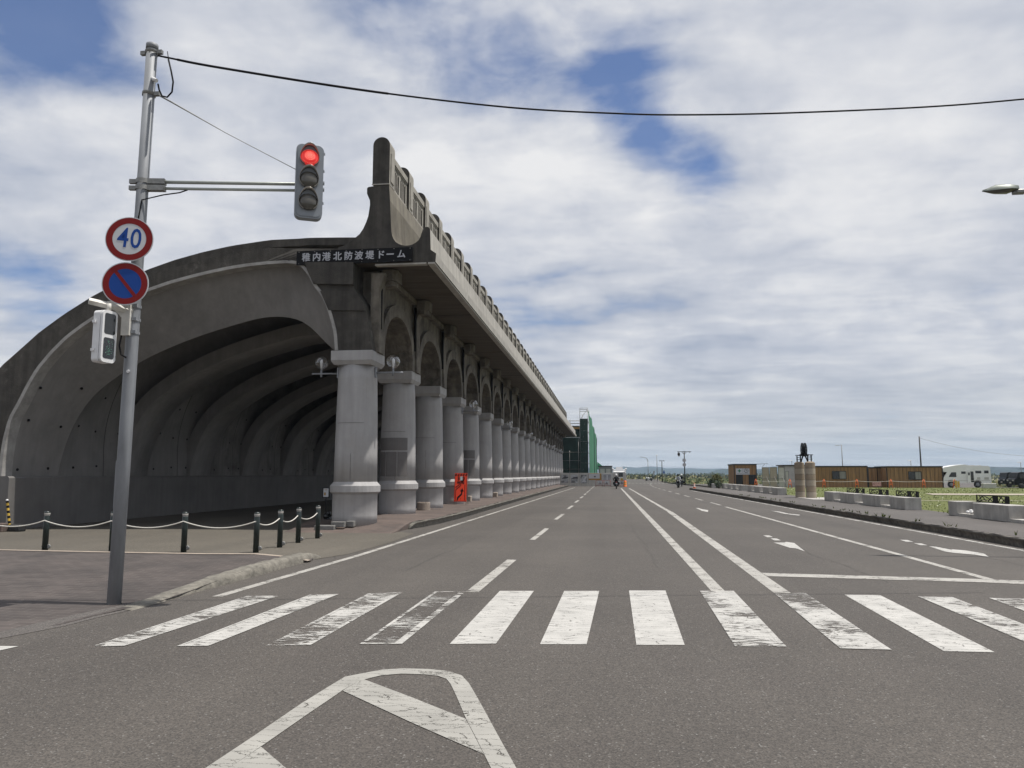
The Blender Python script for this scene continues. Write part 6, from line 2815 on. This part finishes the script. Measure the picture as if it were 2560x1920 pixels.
def rider(label, loc, rz, jacket, helmet):
    t = thing('person', label, 'person', loc, rz)
    V = [(0, -.20, .92), (0, -.16, 1.10), (0, -.08, 1.32), (0, -.04, 1.46), (0, -.02, 1.55), (0, .0, 1.66)]
    Rr = [.155, (.15, .12), (.185, .125), .075, .062, .09]
    Eg = [(0, 1), (1, 2), (2, 3), (3, 4), (4, 5)]
    for s in (-1, 1):
        i = len(V)
        V += [(s*.20, -.06, 1.40), (s*.30, .14, 1.20), (s*.34, .38, 1.06), (s*.35, .45, 1.05)]
        Rr += [.072, .055, .042, .038]
        Eg += [(2, i), (i, i+1), (i+1, i+2), (i+2, i+3)]
        i = len(V)
        V += [(s*.13, -.14, .86), (s*.24, .22, .78), (s*.22, -.02, .40), (s*.23, .10, .34)]
        Rr += [.105, .072, .055, .05]
        Eg += [(0, i), (i, i+1), (i+1, i+2), (i+2, i+3)]
    skin_body('body', V, Eg, Rr, jacket, t)
    mb = MB()
    mb.sphere((0, .01, 1.68), .145, 18, 14, sc=(.92, 1.1, 1.05))
    h = mb.build('helmet', helmet, t)
    mb = MB()
    mb.sphere((0, .075, 1.67), .115, 14, 10, sc=(.86, .85, .55))
    mb.build('visor', M['glass'], h)
    mb = MB()
    for s in (-1, 1):
        for k in range(4):
            x = s*(.30+.028*k)
            mb.tube([(x, .44, 1.07), (x, .50, 1.06), (x, .50, 1.03), (x, .46, 1.02)], .011, 6)
        mb.tube([(s*.30, .42, 1.05), (s*.28, .46, 1.02)], .012, 6)
    mb.build('gloves', M['black'], t)
    return t


g = onz(1541, 1222, 0)
motorcycle('black motorcycle with white number plate riding away down the lane', (g.x, g.y, 0), 0, M['car_b'], 'motorcycles on the road')
rider('person in black riding suit and white helmet on the motorcycle going away', (g.x, g.y, 0), 0, M['fur'], M['white_m'])
g = onz(1696, 1219.5, 0)
motorcycle('dark motorcycle with its headlight towards us, below the lantern post', (g.x, g.y, 0), radians(180-10), M['car_b'], 'motorcycles on the road')
rider('person in pale grey jacket and black helmet riding towards us', (g.x, g.y, 0), radians(180-10), M['grey_j'], M['black'])
g = onz(1703, 1216.5, 0)
motorcycle('second dark motorcycle following close behind the oncoming one', (g.x+.2, g.y+1.2, 0), radians(180-6), M['car_b'], 'motorcycles on the road')
rider('person in black with white helmet behind the oncoming rider', (g.x+.2, g.y+1.2, 0), radians(180-6), M['fur'], M['white_m'])
g = onY(1622, HY, 215)
motorcycle('tiny white motorcycle parked far off by the curved lamp', (g.x, 215, 0), radians(70), M['white_m'], 'motorcycles on the road')

# ------------------------------------------------------------------ hills, shore, air


def hills(name, pts, Y, depth, m, base=-2):
    mb = MB()
    P = []
    for i in range(len(pts)-1):
        (x0, y0), (x1, y1) = pts[i], pts[i+1]
        n = max(2, int(abs(x1-x0)/16))
        for k in range(n):
            u = k/n
            uu = u*u*(3-2*u)
            P.append((x0+(x1-x0)*u, y0+(y1-y0)*uu+random.uniform(-.5, .5)))
    P.append(pts[-1])
    vs = []
    J = 7
    for (x, y) in P:
        g = onY(x, y, Y)
        for j in range(J):
            u = j/(J-1)
            r = random.uniform(-1, 1)
            vs.append((g.x*(1-.18*(1-u)), Y-depth*(1-u)+depth*.1*r*(u < 1), base+(g.z-base)*(sin(u*pi/2)**.8)+(r*g.z*.05 if 0 < j < J-1 else 0)))
    n = len(P)
    mb.add(vs, [(i*J+j, (i+1)*J+j, (i+1)*J+j+1, i*J+j+1) for i in range(n-1) for j in range(J-1)], 0, True)
    # rear slope
    b = [(v.x, v.y+depth, base) for v in [Vector(q) for q in vs[J-1::J]]]
    top = vs[J-1::J]
    mb.add(list(top)+b, [(i, i+1, n+i+1, n+i) for i in range(n-1)], 0, True)
    return struct(mb.build(name, m))


Z5 = zx(1560, 1080, .0964)
far_ = [(1100, 1172), (1300, 1168), (1440, 1171), (1520, 1170), (1560, 1167.2), (1595, 1169), (1626, 1166), (1650, 1167.5), (1665, 1170.5), (1700, 1171), (1728, 1170.5), (1760, 1172), (1800, 1171.5), (1850, 1174), (1900, 1172), (1935, 1165.5), (1960, 1169), (2000, 1175), (2100, 1177), (2200, 1174), (2330, 1172), (2420, 1170), (2500, 1170), (2700, 1172), (2900, 1176)]
hills('hills', far_, 3400, 700, M['hill'])
mid_ = [(1740, 1188), (1765, 1184), (1785, 1178), (1805, 1172.5), (1830, 1172), (1900, 1175), (1960, 1181), (2010, 1186.5)]
hills('hills', mid_, 1500, 300, M['hill'])
near_ = [(2290, 1187), (2340, 1180), (2400, 1174), (2450, 1170), (2490, 1167.5), (2520, 1168), (2600, 1172), (2700, 1178), (2850, 1184)]
hills('hills', near_, 1700, 350, M['hill'])
mb = MB()
mb.add([(60, 700, .05), (3500, 560, .05), (3500, 1300, .05), (400, 1500, .05)], [(0, 1, 2, 3)])
struct(mb.build('water', M['sea']))
# dark tree line at the foot of the hills
mb = MB()
for i in range(420):
    px = random.uniform(1560, 2640)
    Y = random.uniform(640, 700)
    g = onY(px, HY, Y)
    s = random.uniform(1.0, 2.6)
    leafy(mb, (g.x, Y, s*.6), s, 14, 1.6, (1.3, 1, .8), 0)
stuff(mb.build('far_trees', [M['leafd'], M['leaf1']]))

# haze
hz = MB().box((0, 2200, 61), (7000, 5000, 128.0)).build('haze', M['black'])
hz['kind'] = 'stuff'
hm = bpy.data.materials.new('haze')
hm.use_nodes = True
N, L = hm.node_tree.nodes, hm.node_tree.links
N.clear()
o_ = N.new('ShaderNodeOutputMaterial')
v_ = N.new('ShaderNodeVolumePrincipled')
v_.inputs['Color'].default_value = (.62, .80, 1.0, 1)
v_.inputs['Density'].default_value = .00016
L.new(v_.outputs[0], o_.inputs['Volume'])
hz.data.materials.clear()
hz.data.materials.append(hm)
